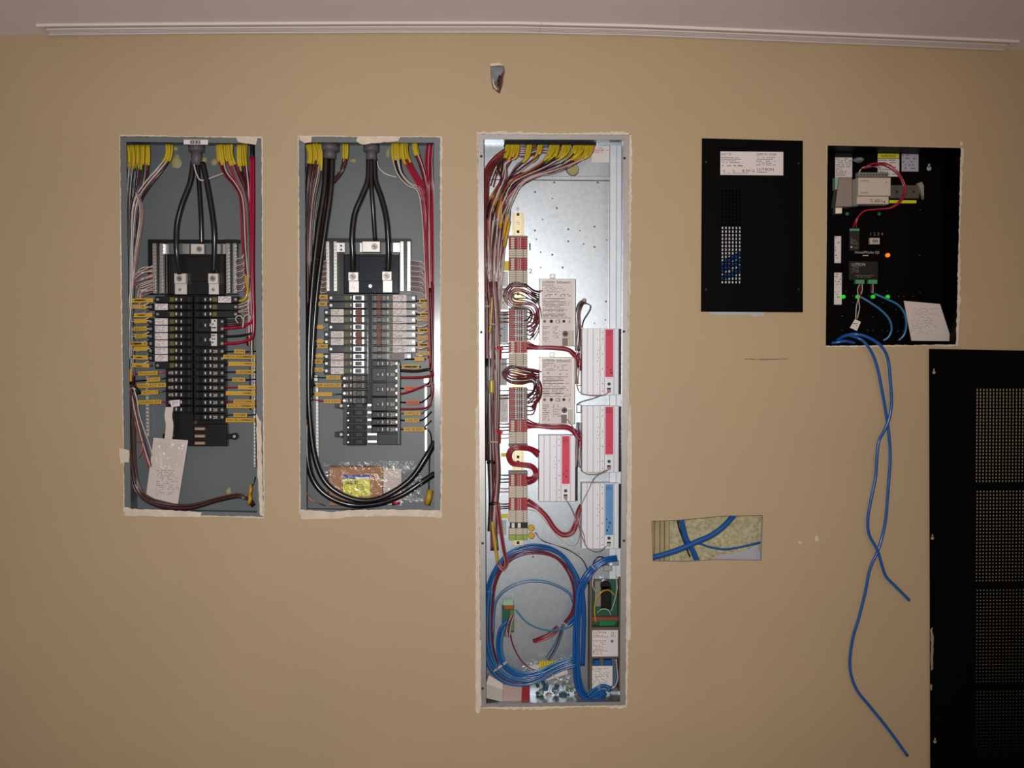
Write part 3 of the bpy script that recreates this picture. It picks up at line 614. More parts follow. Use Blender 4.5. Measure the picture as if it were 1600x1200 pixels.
for x, y, s_ in ((492, 591, 'left'), (666, 595, 'right')):
    t = thing('ground_lug', f'square ground lug with screw on {s_} ground bar of {B}', 'cable lug', P(x, y + 5, .08)); g = MB(); g.pb(x - 4.5, y - 4.5, x + 4.5, y + 4.5, .072, .02, ALU, .0008); finish('lug_body', g, t); g = MB(); g.cyl(x, y, .069, .004, 3, CHROME, 10, INK); finish('screw', g, t)
rb = [465.5, 477, 488, 499.5, 511, 522.5, 534, 545.5, 557, 568, 579.5, 591, 602.5, 614.5, 626]
for i, L in enumerate('ddwwdwwdwww'):
    breaker(513 if L == 'd' else 506, 574, rb[i], -1, B, i, L, frame=2, tie=i in (2, 3, 5, 6), body=mat('black breaker plastic with flash glare', (52, 56, 60), .24, noise=.1, nscale=50))  # flash reflection on the black breakers put into this greyer base colour
for i in range(11, 15): breaker(534, 574, rb[i], -1, B, i, frame=1)
for i in range(8): breaker(580, 650, rb[i] + .3, 1, B, i, 'w', frame=1, tie=i in (0, 1, 2, 4, 5, 6), body=MATS['black breaker plastic with flash glare'], screwm=CHROME)
breaker(580, 643, rb[8], 1, B, 8, 'g', frame=1, body=MATS['black breaker plastic with flash glare']); breaker(580, 624, rb[9], 1, B, 9, rate='20')
for k, (i, j) in enumerate(((10, 11), (12, 13))): breaker(580, 624, (rb[i] + rb[j]) / 2, 1, B, 10 + k, None, 2, rate='30')
breaker(580, 624, 631.5, 1, B, 12, None, 2, rate='50')
for k, yy in enumerate((648, 659.5, 671)): breaker(580, 624, yy, 1, B, 13 + k, rate='20')
for pth, wh in (([(576, 248, .05), (575, 280, .045), (566, 305, .04), (554, 335, .04), (550, 370, .04), (551, 400, .045), (551, 425, .055)], 'left'), ([(580, 248, .045), (580, 290, .04), (583, 330, .045), (586, 376, .06)], 'middle'), ([(585, 248, .055), (586, 280, .05), (596, 310, .045), (604, 345, .04), (607, 390, .045), (606, 424, .055)], 'right')):
    cable(pth, 4.5 if wh != 'middle' else 3.4, 'black', f'thick black service cable, {wh} of three at centre of {B}', group='service cables in ' + B)
# two heavy cables looping down the left and across the bottom
cable([(509, 246, .05), (507, 290, .045), (498, 350, .04), (490, 420, .04), (484, 500, .04), (482, 570, .04), (483, 640, .04), (490, 705, .04), (505, 748, .04), (530, 771, .04), (565, 782, .04), (600, 776, .04), (640, 750, .045), (665, 715, .05), (679, 690, .06)], 4.6, 'black', 'heavy black cable looping down left side and sweeping up to right, upper one, ' + B, group='heavy looping cables in ' + B)
cable([(519, 246, .06), (516, 300, .055), (505, 380, .055), (496, 450, .055), (490, 520, .055), (486, 600, .055), (480, 660, .055), (481, 720, .05), (492, 755, .05), (515, 777, .05), (550, 789, .055), (590, 787, .055), (625, 775, .055), (655, 756, .06), (679, 740, .07)], 4.6, 'black', 'heavy black cable looping lower under the cardboard box in ' + B, group='heavy looping cables in ' + B)
cable([(513, 246, .07), (508, 330, .07), (499, 400, .07), (489, 480, .07), (478, 560, .07), (477, 640, .07), (478, 700, .07), (488, 745, .07), (505, 768, .07), (540, 785, .07)], 3.6, 'brown', 'dark brown cable hidden behind the looping cables in ' + B)
GL = 'wires down the left side of ' + B
bundle([(487, 225, .05, 1), (490, 245, .05, 1), (486, 270, .05, .9), (482, 310, .055, .7), (478, 380, .06, .6), (479, 450, .065, .45), (479, 560, .07, .35), (479, 640, .07, .3)], 14, ['maroon', 'white', 'black', 'red', 'brown', 'crimson', 'black'], 1.25, 'wire in the bundle down the left side of ' + B, GL, 9, sleeve=S(26))
bundle([(498, 225, .05, 1), (500, 246, .05, 1), (498, 275, .05, .8), (490, 320, .05, .8), (486, 380, .055, .7), (484, 440, .06, .6)], 6, ['white', 'black', 'grey', 'purple'], 1.2, 'wire left of the heavy cables in ' + B, GL, 5, sleeve=S(34))
bundle([(540, 225, .05, 1), (539, 248, .05, 1), (533, 268, .05, .9), (520, 285, .06, .7), (510, 300, .07, .6)], 5, ['black', 'crimson', 'dark green', 'crimson', 'black'], 1.2, 'wire curving left behind the heavy cables near top of ' + B, GL, 4, sleeve=S(24))
GR_ = 'wires down the right side of ' + B
bundle([(618, 224, .05, 1), (619, 244, .05, 1), (625, 270, .05, .8), (640, 288, .05, .7), (655, 297, .05, .7), (662, 330, .055, .6), (666, 400, .06, .5), (669, 480, .065, .5)], 7, ['black', 'white', 'black', 'grey', 'white'], 1.1, 'wire curving into the right bundle of ' + B, GR_, 6, sleeve=S(22))
bundle([(632, 224, .05, 1), (633, 243, .05, 1), (645, 268, .05, .8), (657, 290, .05, .8), (664, 320, .055, .7), (667, 400, .06, .6), (671, 480, .065, .6), (672, 560, .07, .5)], 8, ['crimson', 'crimson', 'white', 'crimson', 'black', 'red'], 1.3, 'wire slanting into the right bundle of ' + B, GR_, 5, sleeve=S(26))
bundle([(648, 224, .05, 1), (650, 238, .05, 1), (658, 260, .05, .8), (665, 290, .05, .7), (669, 340, .055, .6), (672, 420, .06, .5), (674, 520, .065, .4), (674, 620, .07, .3)], 6, ['crimson', 'white', 'black', 'crimson'], 1.2, 'wire near right edge of ' + B, GR_, 4, sleeve=S(16))
bundle([(672, 226, .05, .8), (670, 250, .05, 1), (671, 280, .05, 1), (672, 310, .055, 1), (672, 400, .055, 1), (674, 500, .06, .8), (675, 580, .065, .6)], 8, ['crimson', 'crimson', 'maroon', 'crimson', 'white', 'crimson'], 1.4, 'wire hugging the right side of ' + B, GR_, 6)
wire_obj([(590, 252, .05), (592, 262, .045), (603, 272, .045), (620, 277, .05)], 1.2, 'white', 'bare white wire beside the centre service cables of ' + B)
cable([(672, 450, .05), (675, 520, .05), (675, 575, .05), (668, 577, .05), (650, 580, .055), (626, 579, .06)], 2.2, 'black', 'thick black branch cable into right breakers of ' + B)
cable([(675, 440, .05), (678, 520, .045), (677, 580, .045), (668, 588, .05), (650, 590, .055), (624, 590, .06)], 2, 'red', 'thick red branch cable into right breakers of ' + B)
cable([(676, 560, .05), (673, 598, .05), (660, 604, .05), (640, 612, .055), (624, 616, .06)], 1.6, 'red', 'red branch cable rising to right bundle in middle of ' + B)
cable([(677, 600, .05), (674, 622, .05), (668, 636, .05), (650, 639, .055), (624, 639, .06)], 1.6, 'red', 'red branch cable below the orange tags of ' + B)
for i in range(19):
    yb = 407 + i * 2.7
    wire_obj([(490, yb - 9 + random.uniform(-3, 3), .065), (496, yb - 2, .058), (503, yb + 1.5, .058), (511, yb, .066)], .9, ('white', 'grey', 'pink')[i % 3], ordn(i) + '-from-top thin neutral wire at left neutral bar of ' + B, group='neutral wires at left bar of ' + B)
    wire_obj([(665, yb + 14 + random.uniform(-4, 4), .06), (660, yb + 3, .056), (651, yb + 1, .056), (641, yb, .066)], .9, ('white', 'grey', 'pink')[i % 3], ordn(i) + '-from-top thin neutral wire at right neutral bar of ' + B, group='neutral wires at right bar of ' + B)
for i, (y, a, b, s_, c) in enumerate([(464, 498, 512, 'AV', 'black'), (475, 498, 511, 'BA', 'black'), (511, 496, 505, '', 'white'), (533, 496, 505, '', 'white'), (541, 496, 512, 'GYM', 'black'), (556, 494, 505, '', 'white'), (565, 490, 504, 'DEN', 'black'), (578, 490, 505, 'LA', 'white')]):
    tag_wire(B, [(488, y, .062), ((a + b) / 2, y, .055), (b + 4, y, .06)], c, (a, b), s_, f'{ordn(i)} from top at left of {B}')
for y, a, b, s_, c in ((590, 510, 532, 'LIGHTS R', 'dark green'), (602, 494, 533, 'AIR HANDLER', 'black'), (616, 492, 519, '', 'dark green'), (627, 506, 532, 'KIT DISH', 'crimson')):
    tag_wire(B, [(484, y - (4 if c == 'crimson' else 1), .066), (a, y, .058), (b, y, .055), (538, y - .5, .062)], c, (a, b), s_, 'lower left side of ' + B)
for i, (y, a, b, s_, c) in enumerate([(470, 655, 670, 'LVR', 'black'), (479, 657, 669, 'MBR', 'white'), (491, 657, 671, '', 'black'), (499, 652, 670, 'GAR', 'white'), (516, 653, 671, 'KITCH', 'black'), (528, 653, 670, 'HALL E', 'white'), (539, 653, 671, 'PATIO', 'black'), (552, 654, 671, 'A/V 2', 'white'), (561, 648, 663, '', 'black'), (573, 628, 655, 'SPARE RM', 'black')]):
    tag_wire(B, [(648 if i < 8 else 624, y, .062), ((a + b) / 2, y, .053), (b + 2, y, .06)], c, (a, b), s_, f'{ordn(i)} from top at right of {B}')
for i in range(8): wire_obj([(649, 474 + i * 11.4, .06), (656, 476 + i * 11.4 + random.uniform(-1, 2), .058), (664, 474 + i * 11.4, .06), (670, 470 + i * 11.4, .065)], 2.3, 'white', ordn(i) + '-from-top pale wire between yellow tags at right breakers of ' + B, group='pale wires between tags, ' + B)
for y, a, b, s_, c, tm in ((607, 632, 651, 'OVEN', 'black', OTAG), (629, 635, 655, 'RANGE', 'black', OTAG), (646, 632, 657, 'OFFICE B1', 'grey', None), (657, 633, 655, 'LVR P2', 'black', None), (671, 631, 663, 'VAC RE BSMT', 'brown', None)):
    tag_wire(B, [(624, y - 1, .064), (a, y, .056), (b, y, .056), (664, y - 4, .064), (674, y - 14, .07)], c, (a, b), s_, 'right side of ' + B, tm=tm, r=1.2)
wire_obj([(662, 668, .06), (671, 674, .06), (674, 690, .07), (671, 720, .08), (670, 768, .08)], 1, 'black', 'thin black wire dropping to bottom right of ' + B)
wire_obj([(480, 640, .05), (479, 670, .05), (480, 700, .06)], 1.6, 'copper', 'bare copper conductor at lower left edge of ' + B); wire_obj([(478, 765, .06), (485, 780, .055), (500, 787, .06), (508, 790, .07)], .9, 'copper', 'thin bare copper wire at bottom left corner of ' + B)
g = MB(); g.tube([P(672, 766, .06), P(670, 778, .055), P(667, 788, .06)], 5 * U, YTAG, 6); tag(finish('marker_sleeve', g), 'yellow tag bunch at bottom right corner of ' + B, 'wire marker')
g = MB(); g.tube([P(612, 787, .07), P(625, 786, .07)], 2.6 * U, WM('crimson'), 8); tag(finish('wire_connector', g), 'small red connector at bottom of ' + B, 'wire connector')
blob(552, 251, 6, 4, .1, PUTTY, 'pale putty dab left of centre conduit in ' + B); blob(606, 238, 4, 8, .1, PUTTY, 'pale putty dab right of centre conduit in ' + B)
t = thing('cardboard_box', 'small brown cardboard box with yellow label in bottom of ' + B, 'box', P(556, 790, .09))
g = MB(); g.pb(514, 730, 598, 790, .06, .038, CARD, .0015); finish('carton', g, t)
g = MB(); g.pb(536, 742, 578, 749, .0592, .0008, BLUL); g.pb(536, 748.5, 578, 775, .059, .001, YLAB); g.pb(556, 745.5, 577, 749, .0588, .001, LAB)
for i in range(11): g.pb(539.5 + i * 1.8, 751, 540.3 + i * 1.8 + (i % 3) * .3, 757, .0586, .0003, INK)
g.fine(557, 757, 573, 766, .0586, 3, INK, .8); g.text('20 A', 540, 768, 551, 773, .0586, INK); g.text('2 OZ', 564, 768, 573, 773, .0586, INK); finish('label', g, t)
sheet([(599, 731), (627, 733), (628, 790), (599, 788)], .075, PAPER, 'folded_paper', 'folded white paper standing right of the cardboard box in ' + B, 'paper', amp=.001)
sheet([(505, 722), (655, 720), (662, 785), (508, 785)], .054, FILM, 'plastic_bag', 'crinkled clear plastic bag around the cardboard box in ' + B, 'plastic bag', 22, 10, .0022, film=True)

# =================================================================== TALL PANEL
C = 'tall panel'
tp = enclosure('lighting_control_panel', 'tall galvanised recessed lighting control panel between breaker panels and black cover', 'electrical panel', TP, .1, GALV, GALVF, 9.5, 'open electrical panels')
for x, y in ((752, 244), (976, 247), (752, 519), (975, 518), (754, 849), (975, 845), (754, 1076)):
    g = MB(); g.cyl(x, y, -.0005, .002, 2, INK, 10); finish('screw_hole', g, tp)
t = thing('mounting_plate', 'flat galvanised mounting plate carrying the modules of ' + C, 'mounting plate', P(860, 1095, .09))
g = MB(); g.pb(760, 282, 953, 1092, .092, .0015, GALV); finish('plate', g, t)
g = MB(); g.pb(760, 274, 953, 282, .086, .0075, GALV, .001); finish('top_fold', g, t)
g = MB(); g.pb(953, 226, 962, 905, .078, .014, GALVG, .001); finish('side_fold', g, t); g = MB(); g.pb(963.5, 226, 970, 905, .074, .018, GALVG, .001); finish('side_channel', g, t)
holesp = [(866, 278), (933, 278), (866, 285), (934, 285), (863, 310), (836, 300), (838, 374), (888, 377), (912, 381), (929, 386), (845, 418), (879, 418), (906, 360), (929, 354), (888, 358), (836, 360), (948, 375), (845, 394), (863, 398), (929, 505), (946, 500), (947, 471), (848, 343), (870, 325), (833, 870)]
g = MB()
for x, y in holesp: g.cyl(x, y, .0912, .001, 1.7 if (x + y) % 3 else 1.2, mat('plate hole grey', (90, 92, 95), .5, .5), 8)  # flat dark discs standing for holes in the plate
h_ = finish('plate_holes', g, t); h_['kind'] = 'stuff'
g = MB(); g.text('1', 827, 380, 829, 391, .0915, INK); g.text('2', 826, 420, 832, 427, .0915, INK); SCR = mat('scratch mark', (225, 225, 220), .6)
g.text('PPC', 932, 319, 951, 326, .0915, SCR); g.text('220', 932, 333, 950, 340, .0915, SCR); g.text('v wg', 883, 300, 906, 308, .0915, SCR); g.text('x3g', 860, 320, 874, 325, .0915, SCR); g.text('1001', 860, 335, 876, 340, .0915, SCR)
finish('pencil_marks', g, t)
g = MB(); g.pb(788, 221, 931, 226.5, .05, .04, BLK, .001); tag(finish('cable_grommet', g), 'long black grommet strip along top of ' + C, 'grommet')
g = MB(); g.pb(924, 228, 952, 254, .099, .0008, LAB); g.fine(926, 231, 950, 240, .0985, 3, mat('pink ink', (210, 120, 120), .7)); tag(finish('sticker', g), 'square white sticker at top right of ' + C, 'sticker')
g = MB(); g.cyl(895, 265, .095, .006, 10.5, GALVF, 20); g.cyl(895, 266, .0935, .002, 8.5, PUTTY, 20); tag(finish('knockout_plug', g), 'round puttied knockout near top right of ' + C, 'knockout')
g = MB(); g.cyl(783, 269, .095, .006, 9, GALVF, 20); g.cyl(783, 269, .0935, .002, 7, PUTTY, 20); tag(finish('knockout_plug', g), 'round knockout behind wires at top left of ' + C, 'knockout')
# DIN rail
t = thing('din_rail', 'cream slotted rail carrying the terminal blocks of ' + C, 'mounting rail', P(809, 852, .088))
g = MB(); g.pb(802, 332, 817, 852, .084, .006, CREAM); finish('rail_web', g, t)
for xa in (801, 815.5): g = MB(); g.pb(xa, 332, xa + 2.5, 852, .08, .003, CREAM, .0005); finish('rail_lip', g, t)
for yy in (335, 348, 362, 459, 590, 714, 722, 848): g = MB(); g.pb(807.5, yy - 2.2, 811.5, yy + 2.2, .0835, .0008, INK); finish('slot', g, t)
g = MB(); g.cyl(809.5, 348, .082, .003, 3, CHROME, 10, INK); finish('rail_screw', g, t)
g = MB(); g.pq([(806, 326), (809, 322), (812, 326), (809, 330)], .09, .001, GALVF); tag(finish('diamond_knockout', g), 'small diamond tab above the rail in ' + C, 'metal tab')
# terminal blocks
def tblock(t, y0, y1, m, lw=False, dots=True, x0=795.5, x1=823.5, yf=.05, mid=None):
    g = MB(); g.pb(x0, y0, x1, y1 - .25, yf, .034, m, .0004)
    yc = (y0 + y1) / 2
    if lw: g.pb(x0 + 3, y0 + .2, x0 + 8, y1 - .3, yf - .0008, .001, BEI)
    if mid: g.pb(x0 + 13.6, y0, x0 + 14.6, y1, yf - .001, .001, LAB); g.pb(x0 + 17, y0, x0 + 17.8, y1, yf - .001, .001, LAB)
    dm = LAB if dots == 2 else INK
    if mid and not lw: g.pb(x0 + 24, y0, x1 - .2, y1, yf - .0006, .001, GRT); g.pb(x0 + 8, y0, x0 + 24, y1 - .2, yf - .0004, .001, BLK if m is GRT else mat('dark red centre', (92, 18, 24), .5))  # darker strip down the middle of the blocks
    for xx in (10.5, 22) if m is not REDT or dots == 2 else (10.5, 14.5, 22): g.cyl(x0 + xx, yc, yf - .0022, .002, 1.5 if dots == 2 else .8, dm, 6)
    finish('terminal_block', g, t)
def stack(label, segs):
    t = thing('terminal_strip', label + ' on the rail of ' + C, 'terminal strip', P(809, segs[-1][1], .085), 'terminal strips in ' + C)
    for y0, y1, kind in segs:
        if kind == 'end': g = MB(); g.pb(795, y0, 824, y1, .056, .03, GRT, .001); finish('end_clamp', g, t); continue
        n = max(1, round((y1 - y0) / 3.4)); h = (y1 - y0) / n
        for k in range(n):
            a, b = y0 + k * h, y0 + (k + 1) * h
            if kind == 'mix': tblock(t, a, b, REDT if k % 3 != 2 else GRT, dots=2, mid=True)
            elif kind == 'red': tblock(t, a, b, REDT, True, mid=True)
            elif kind == 'beige': tblock(t, a, b, BEI)
            elif kind == 'bw': tblock(t, a, b, BLK if k % 2 == 0 else LAB)
            elif kind == 'green': tblock(t, a, b, mat('yellow green terminal plastic', (150, 178, 70), .5))
stack('topmost red and beige terminal strip', [(368, 371, 'end'), (371, 389, 'red'), (389.5, 403, 'beige'), (403.5, 422, 'red'), (422.5, 443, 'beige'), (443.5, 448, 'end')])
stack('second terminal strip, red and grey above beige', [(481, 484, 'end'), (484, 533, 'mix'), (533.5, 551.5, 'red'), (552, 571, 'beige'), (571.5, 575.5, 'end')])
stack('third terminal strip, red and grey above beige', [(605.5, 656, 'mix'), (656.5, 674.5, 'red'), (675, 693.5, 'beige'), (694, 698, 'end')])
stack('lowest terminal strip with green bottom block', [(736.5, 741, 'end'), (741.5, 759, 'red'), (759.5, 778, 'beige'), (778.5, 797, 'red'), (797.5, 816.5, 'beige'), (825.5, 835.5, 'beige'), (836, 844, 'green')])
t = thing('terminal_jumper', 'black and white jumper block on lowest terminal strip of ' + C, 'jumper block', P(809, 825, .08))
g = MB(); g.pb(797, 817, 824, 825, .048, .034, BLK, .0006); finish('block', g, t)
for xa in (799.5, 809): g = MB(); g.pb(xa, 817.4, xa + 4.5, 824.6, .0472, .001, LAB); finish('white_insert', g, t)
# label strips left of the terminals
def lstrip(x0, y0, x1, y1, lab, dots=True, m=None, rows=0):
    g = MB(); g.pb(x0, y0, x1, y1, .088, .002, m or LAB)
    n = int((y1 - y0) / 4.2)
    if dots:
        for k in range(n):
            g.cyl(x1 - 6, y0 + 2 + k * 4.2, .0872, .0008, .8, INK, 6)
            if dots == 2: g.cyl(x0 + 3, y0 + 2 + k * 4.2, .0872, .0008, .8, INK, 6)
    if rows: g.fine(x0 + 5, y0 + 2, x1 - 2, y1 - 2, .0875, rows, INKG, .6, .3)
    tag(finish('label_strip', g), lab + ' of ' + C, 'label strip')
DUCT = mat('pale grey strip', (190, 192, 194), .6)
lstrip(779, 424, 794, 448, 'blank white strip beside topmost terminals'); lstrip(780, 449, 794, 484, 'dotted white strip between first and second terminals', rows=3)
lstrip(776, 488, 794, 536, 'dotted grey strip beside second terminals', 2, DUCT, 4); lstrip(777, 560, 792, 602, 'notched grey strip below the upper red wire nut', 2, DUCT); lstrip(779, 616, 794, 660, 'printed white strip beside third terminals', 0, None, 18); lstrip(776, 813, 791, 836, 'small dotted strip beside lowest terminals', 2, DUCT)
for x0, y0, x1, y1, wh in ((755.5, 409, 761, 421, 'left of the wire bundle'), (786, 408, 795, 423, 'beside topmost terminals'), (783, 708, 794, 713.5, 'between third and lowest terminals'), (783.5, 803, 794, 809.5, 'beside lowest terminals')):
    g = MB(); g.pb(x0, y0, x1, y1, .086, .001, LIME); tag(finish('sticker', g), 'lime yellow sticker ' + wh + ' in ' + C, 'sticker', 'lime stickers in ' + C)
# softswitch modules
def relay(x0, y0, x1, y1, wh, knob):
    t = thing('relay_module', f'{wh} printed white relay module with metal case in {C}', 'control module', P((x0 + x1) / 2, y1, .09), 'printed relay modules in ' + C)
    g = MB(); g.pb(x0, y0, x1, y1, .06, .032, GALVF, .001); finish('case', g, t)
    g = MB(); lx0, lx1 = x0 + 4.5, x1 - 4.5; y = .0594; g.pb(lx0, y0 + 2.5, lx1, y1 - 1, y + .0004, .001, LABP)
    f = y; dy = y0 - 437.5
    g.text('LUTRON', lx0 + 1, 441 + dy, lx0 + 19, 444.6 + dy, f, INK); g.text('Softswitch', lx0 + 23, 441 + dy, lx0 + 44, 445 + dy, f, INK); g.text('PHR-RPM-4R', lx0 + 1, 446.5 + dy, lx0 + 18, 448.4 + dy, f, INK)
    g.fine(lx0 + 1, 450 + dy, lx1 - 2, 460 + dy, f, 4, INKG, .6, .35); g.fine(lx0 + 1, 461.5 + dy, lx1 - 3, 466 + dy, f, 2, INK, .35, .5)
    g.fine(lx0 + 1, 468 + dy, lx1 - 2, 501 + dy, f, 13, INKG, .7, .35)
    for k in (0, 2, 4, 7, 10): g.pb(lx0 + 1, 468 + dy + k * 2.6, lx0 + 34, 468.8 + dy + k * 2.6, f, .0002, INK if k % 4 else INKG)
    g.cyl(lx0 + 4, 504 + dy, f, .0003, 2.6, INKG, 12); g.cyl(lx0 + 14.5, 504 + dy, f, .0003, 3, INK, 12); g.text('CE', lx0 + 21, 501.5 + dy, lx0 + 29, 507 + dy, f, INK); g.cyl(lx0 + 34, 504 + dy, f, .0003, 2.6, INK, 12); g.text('c9', lx0 + 41, 502 + dy, lx0 + 44, 507 + dy, f, INK)
    g.fine(lx0 + 1, 512 + dy, lx0 + 12, 538 + dy, f, 9, INKG, .7, .35); g.fine(lx0 + 17, 512 + dy, lx0 + 30, 532 + dy, f, 8, INKG, .7, .35)
    finish('label', g, t)
    kx, ky = knob; g = MB(); g.pb(kx - 5, ky - 5, x1 - 3, y1, .0585, .002, GALVF if wh[0] == 'l' else BEI, .0004); finish('corner_plate', g, t)
    g = MB(); g.cyl(kx, ky, .056, .004, 4.6, mat('rubber grey', (84, 84, 84), .5), 16); g.cyl(kx, ky, .0555, .001, 2, INK, 10); finish('knob', g, t)
    g = MB(); g.pb(kx - 4.5, ky + 7, kx + 3.5, y1 - 1, .055, .006, mat('plug grey', (120, 108, 100), .5), .0006); finish('plug', g, t)
    g = MB(); g.pb(kx + 6, ky - 1, x1 - 4, y1 - 2, .055, .005, BEI, .0006); finish('switch_cap', g, t)
    g = MB(); g.pb((x0 + x1) / 2 - 12, y0 - 8, (x0 + x1) / 2 - 3, y0, .086, .004, GALVF); g.cyl((x0 + x1) / 2 - 8, y0 - 4, .083, .004, 2.6, CHROME, 10, INK); finish('mounting_tab', g, t)
    for ya, yb in ((y0 + 1, y0 + 24), (y0 + 70, y1 - 2)): g = MB(); g.pb(x0 - 8, ya, x0, yb, .078, .012, CHROME, .0008); finish('side_bracket', g, t)
relay(842.5, 435.5, 899.5, 541, 'upper', (883.5, 521.5)); relay(842.5, 558, 898, 662.5, 'lower', (882, 641))
def dimmer(x0, y0, x1, y1, m, mn, wh, ly1):
    t = thing('power_module', f'ribbed silver power module with {mn} label, {wh} in {C}', 'control module', P((x0 + x1) / 2, y1, .09), 'ribbed power modules in ' + C)
    w_ = x1 - x0; e = [0, .145, .305, .49, .61, .87, 1]; yf = .05
    for k in range(6):
        g = MB(); a, b = x0 + w_ * e[k], x0 + w_ * e[k + 1]; g.pb(a + .25, y0, b - .45, y1, yf + (.0006 if k % 2 else 0), .04, ANOD, .0007); finish('rib', g, t)
    g = MB(); g.pb(x0 + .3, y0 + .6, x1 - .3, y1 - .6, yf + .004, .036, GALVF); finish('core', g, t)
    g = MB(); g.pb(x0 + w_ * .635, y0 + 1.5, x0 + w_ * .845, ly1, yf - .0004, .001, m); g.fine(x0 + w_ * .66, y0 + 4, x0 + w_ * .82, y0 + 12, yf - .0006, 4, mat('deep ink', (120, 30, 50), .6) if m is REDL else BLUL, .8)
    g.fine(x0 + w_ * .66, y0 + 55, x0 + w_ * .82, ly1 - 3, yf - .0006, 4, INK, .2); finish('label', g, t)
    g = MB()
    for k, f in enumerate((.06, .155, .385, .61, .83, .94)): g.cyl(x0 + w_ * .555, y0 + (y1 - y0) * f, yf - .0004, .001, .8, INK, 6)
    for k, f in enumerate((.17, .33, .39, .44, .49, .65, .84)): g.cyl(x0 + w_ * (.45 if k % 2 else .42), y0 + (y1 - y0) * f, yf - .0004, .001, .7, INK, 6)
    if m is REDL: g.cyl(x0 + w_ * .70, ly1 + 2.3, yf - .0004, .001, .8, REDL, 6); g.cyl(x0 + w_ * .77, ly1 + 2.3, yf - .0004, .001, .8, REDL, 6)
    h_ = finish('pin_holes', g, t); h_['kind'] = 'stuff'
    g = MB(); g.cyl(x0 + w_ * .735, ly1 + (11 if m is REDL else 5), yf - .002, .003, 2.7, mat('knob charcoal', (50, 56, 62), .5), 14); finish('knob', g, t)
    g = MB(); g.cyl(x0 + w_ * .735, y1 - 6, yf - .003, .004, 3.2, PGRN if m is BLUELAB else mat('pink plug', (176, 140, 132), .5), 8); g.pb(x0 + w_ * .68, y1 - 11, x0 + w_ * .78, y1 - 8, yf - .001, .002, INK); finish('link_plug', g, t)
    g = MB(); g.pb(x1 - .6, y0 + 1, x1 + 3.4, y1 - 1, .07, .02, BLK); finish('side_gasket', g, t)
dimmer(909.5, 513, 967, 617, REDL, 'crimson', 'topmost at right', 589); dimmer(909.5, 634, 967, 738, REDL, 'crimson', 'middle at right', 710); dimmer(842, 680, 899, 783.5, REDL, 'crimson', 'left of the others', 756); dimmer(909, 755, 967, 857.5, BLUELAB, 'sky blue', 'lowest at right', 836)
# wires from the grommet
GC = 'wires from the top grommet into the left bundle of ' + C
starts = [792, 800, 806, 825, 842, 860, 862, 868, 880, 886, 898, 903, 908, 916, 922]
cols = ['brown', 'orange', 'black', 'white', 'purple', 'black', 'white', 'grey', 'pink', 'white', 'black', 'red', 'white', 'black', 'purple']
for i, sx in enumerate(starts):
    for k in range(3):
        f = i / 14; c = cols[(i + k * 5) % 15] if k else cols[i]; x = sx + k * 2.6; e = 761 + f * 26 + random.uniform(-2, 2)
        yb_ = .07 - k * .012
        path = [(x, 224, .06), (x - 4 - f * 4, 240 + random.uniform(0, 6), yb_), (x - 14 - f * 34, 258 + f * 6 + random.uniform(-2, 3), yb_), (780 + f * 40 + k * 2, 280 + f * 4, yb_ - .01), (768 + f * 32, 312, yb_ - .01), (763 + f * 30, 345, .06), (e, 400, .06), (763 + f * 20, 450, .065), (765 + f * 14 + random.uniform(-1, 1), 520, .065), (764 + f * 12, 600, .065), (766 + f * 10, 680, .065)]
        path = [(p[0] + (random.uniform(-3.5, 3.5) if 1 < j < 6 else random.uniform(-1.2, 1.2) if j > 5 else 0), p[1] + (random.uniform(-3, 3) if 1 < j < 5 else 0), p[2]) for j, p in enumerate(path)]
        sp = [P(*q) for q in spline(path, 4)]; mb = MB(); mb.tube(sp, 1.2 * U, WM(c), 5)
        o = tag(finish('control_wire', mb), f'{c} wire, {("left", "middle", "right")[k]} in {ordn(i)} cluster from left under top grommet of {C}', 'wire', GC)
        g = MB(); g.tube(sp[:5 + (i + k) % 3], 2.2 * U, YSL, 5); finish('marker_sleeve', g, o)
        if (i * 2 + k) % 4 == 1:
            q = 13 + (i * 5) % 9; g = MB(); g.tube(sp[q:q + 4 + i % 2], 2.6 * U, YTAG, 5); finish('marker_sleeve', g, o)
bundle([(792, 236, .07, 1), (775, 250, .07, 1), (762, 268, .06, 1), (759, 300, .06, .8), (759, 380, .06, .7), (760, 470, .07, .6), (760, 600, .075, .5), (761, 720, .075, .5)], 8, ['brown', 'orange', 'maroon', 'maroon', 'brown'], 1.2, 'wire turning down left edge of ' + C, 'rusty wires down the left edge of ' + C, 5)
bundle([(880, 238, .08, 1), (850, 232, .08, 1), (820, 240, .08, 1), (795, 240, .08, 1), (775, 258, .075, 1), (764, 290, .07, 1)], 5, ['red', 'orange', 'brown'], 1.2, 'wire running level under the grommet of ' + C, 'level wires under the grommet', 8)
bundle([(770, 440, .05, 1), (773, 500, .05, 1), (774, 560, .05, 1), (775, 620, .05, 1), (774, 690, .05, 1), (776, 740, .05, .8), (772, 790, .055, .8), (771, 830, .055, .8), (773, 860, .05, 1)], 9, ['brown', 'pink', 'maroon', 'white', 'black', 'purple', 'brown', 'white', 'maroon'], 1.3, 'wire in the lower left bundle of ' + C, 'lower left bundle of ' + C, 6)
bundle([(764, 560, .06, 1), (764, 640, .06, 1), (766, 720, .06, 1), (768, 780, .06, 1), (766, 830, .06, .8)], 6, ['black', 'black', 'grey', 'white'], 1.3, 'wire in the shadowed inner bundle of ' + C, 'shadowed inner bundle of ' + C, 5)
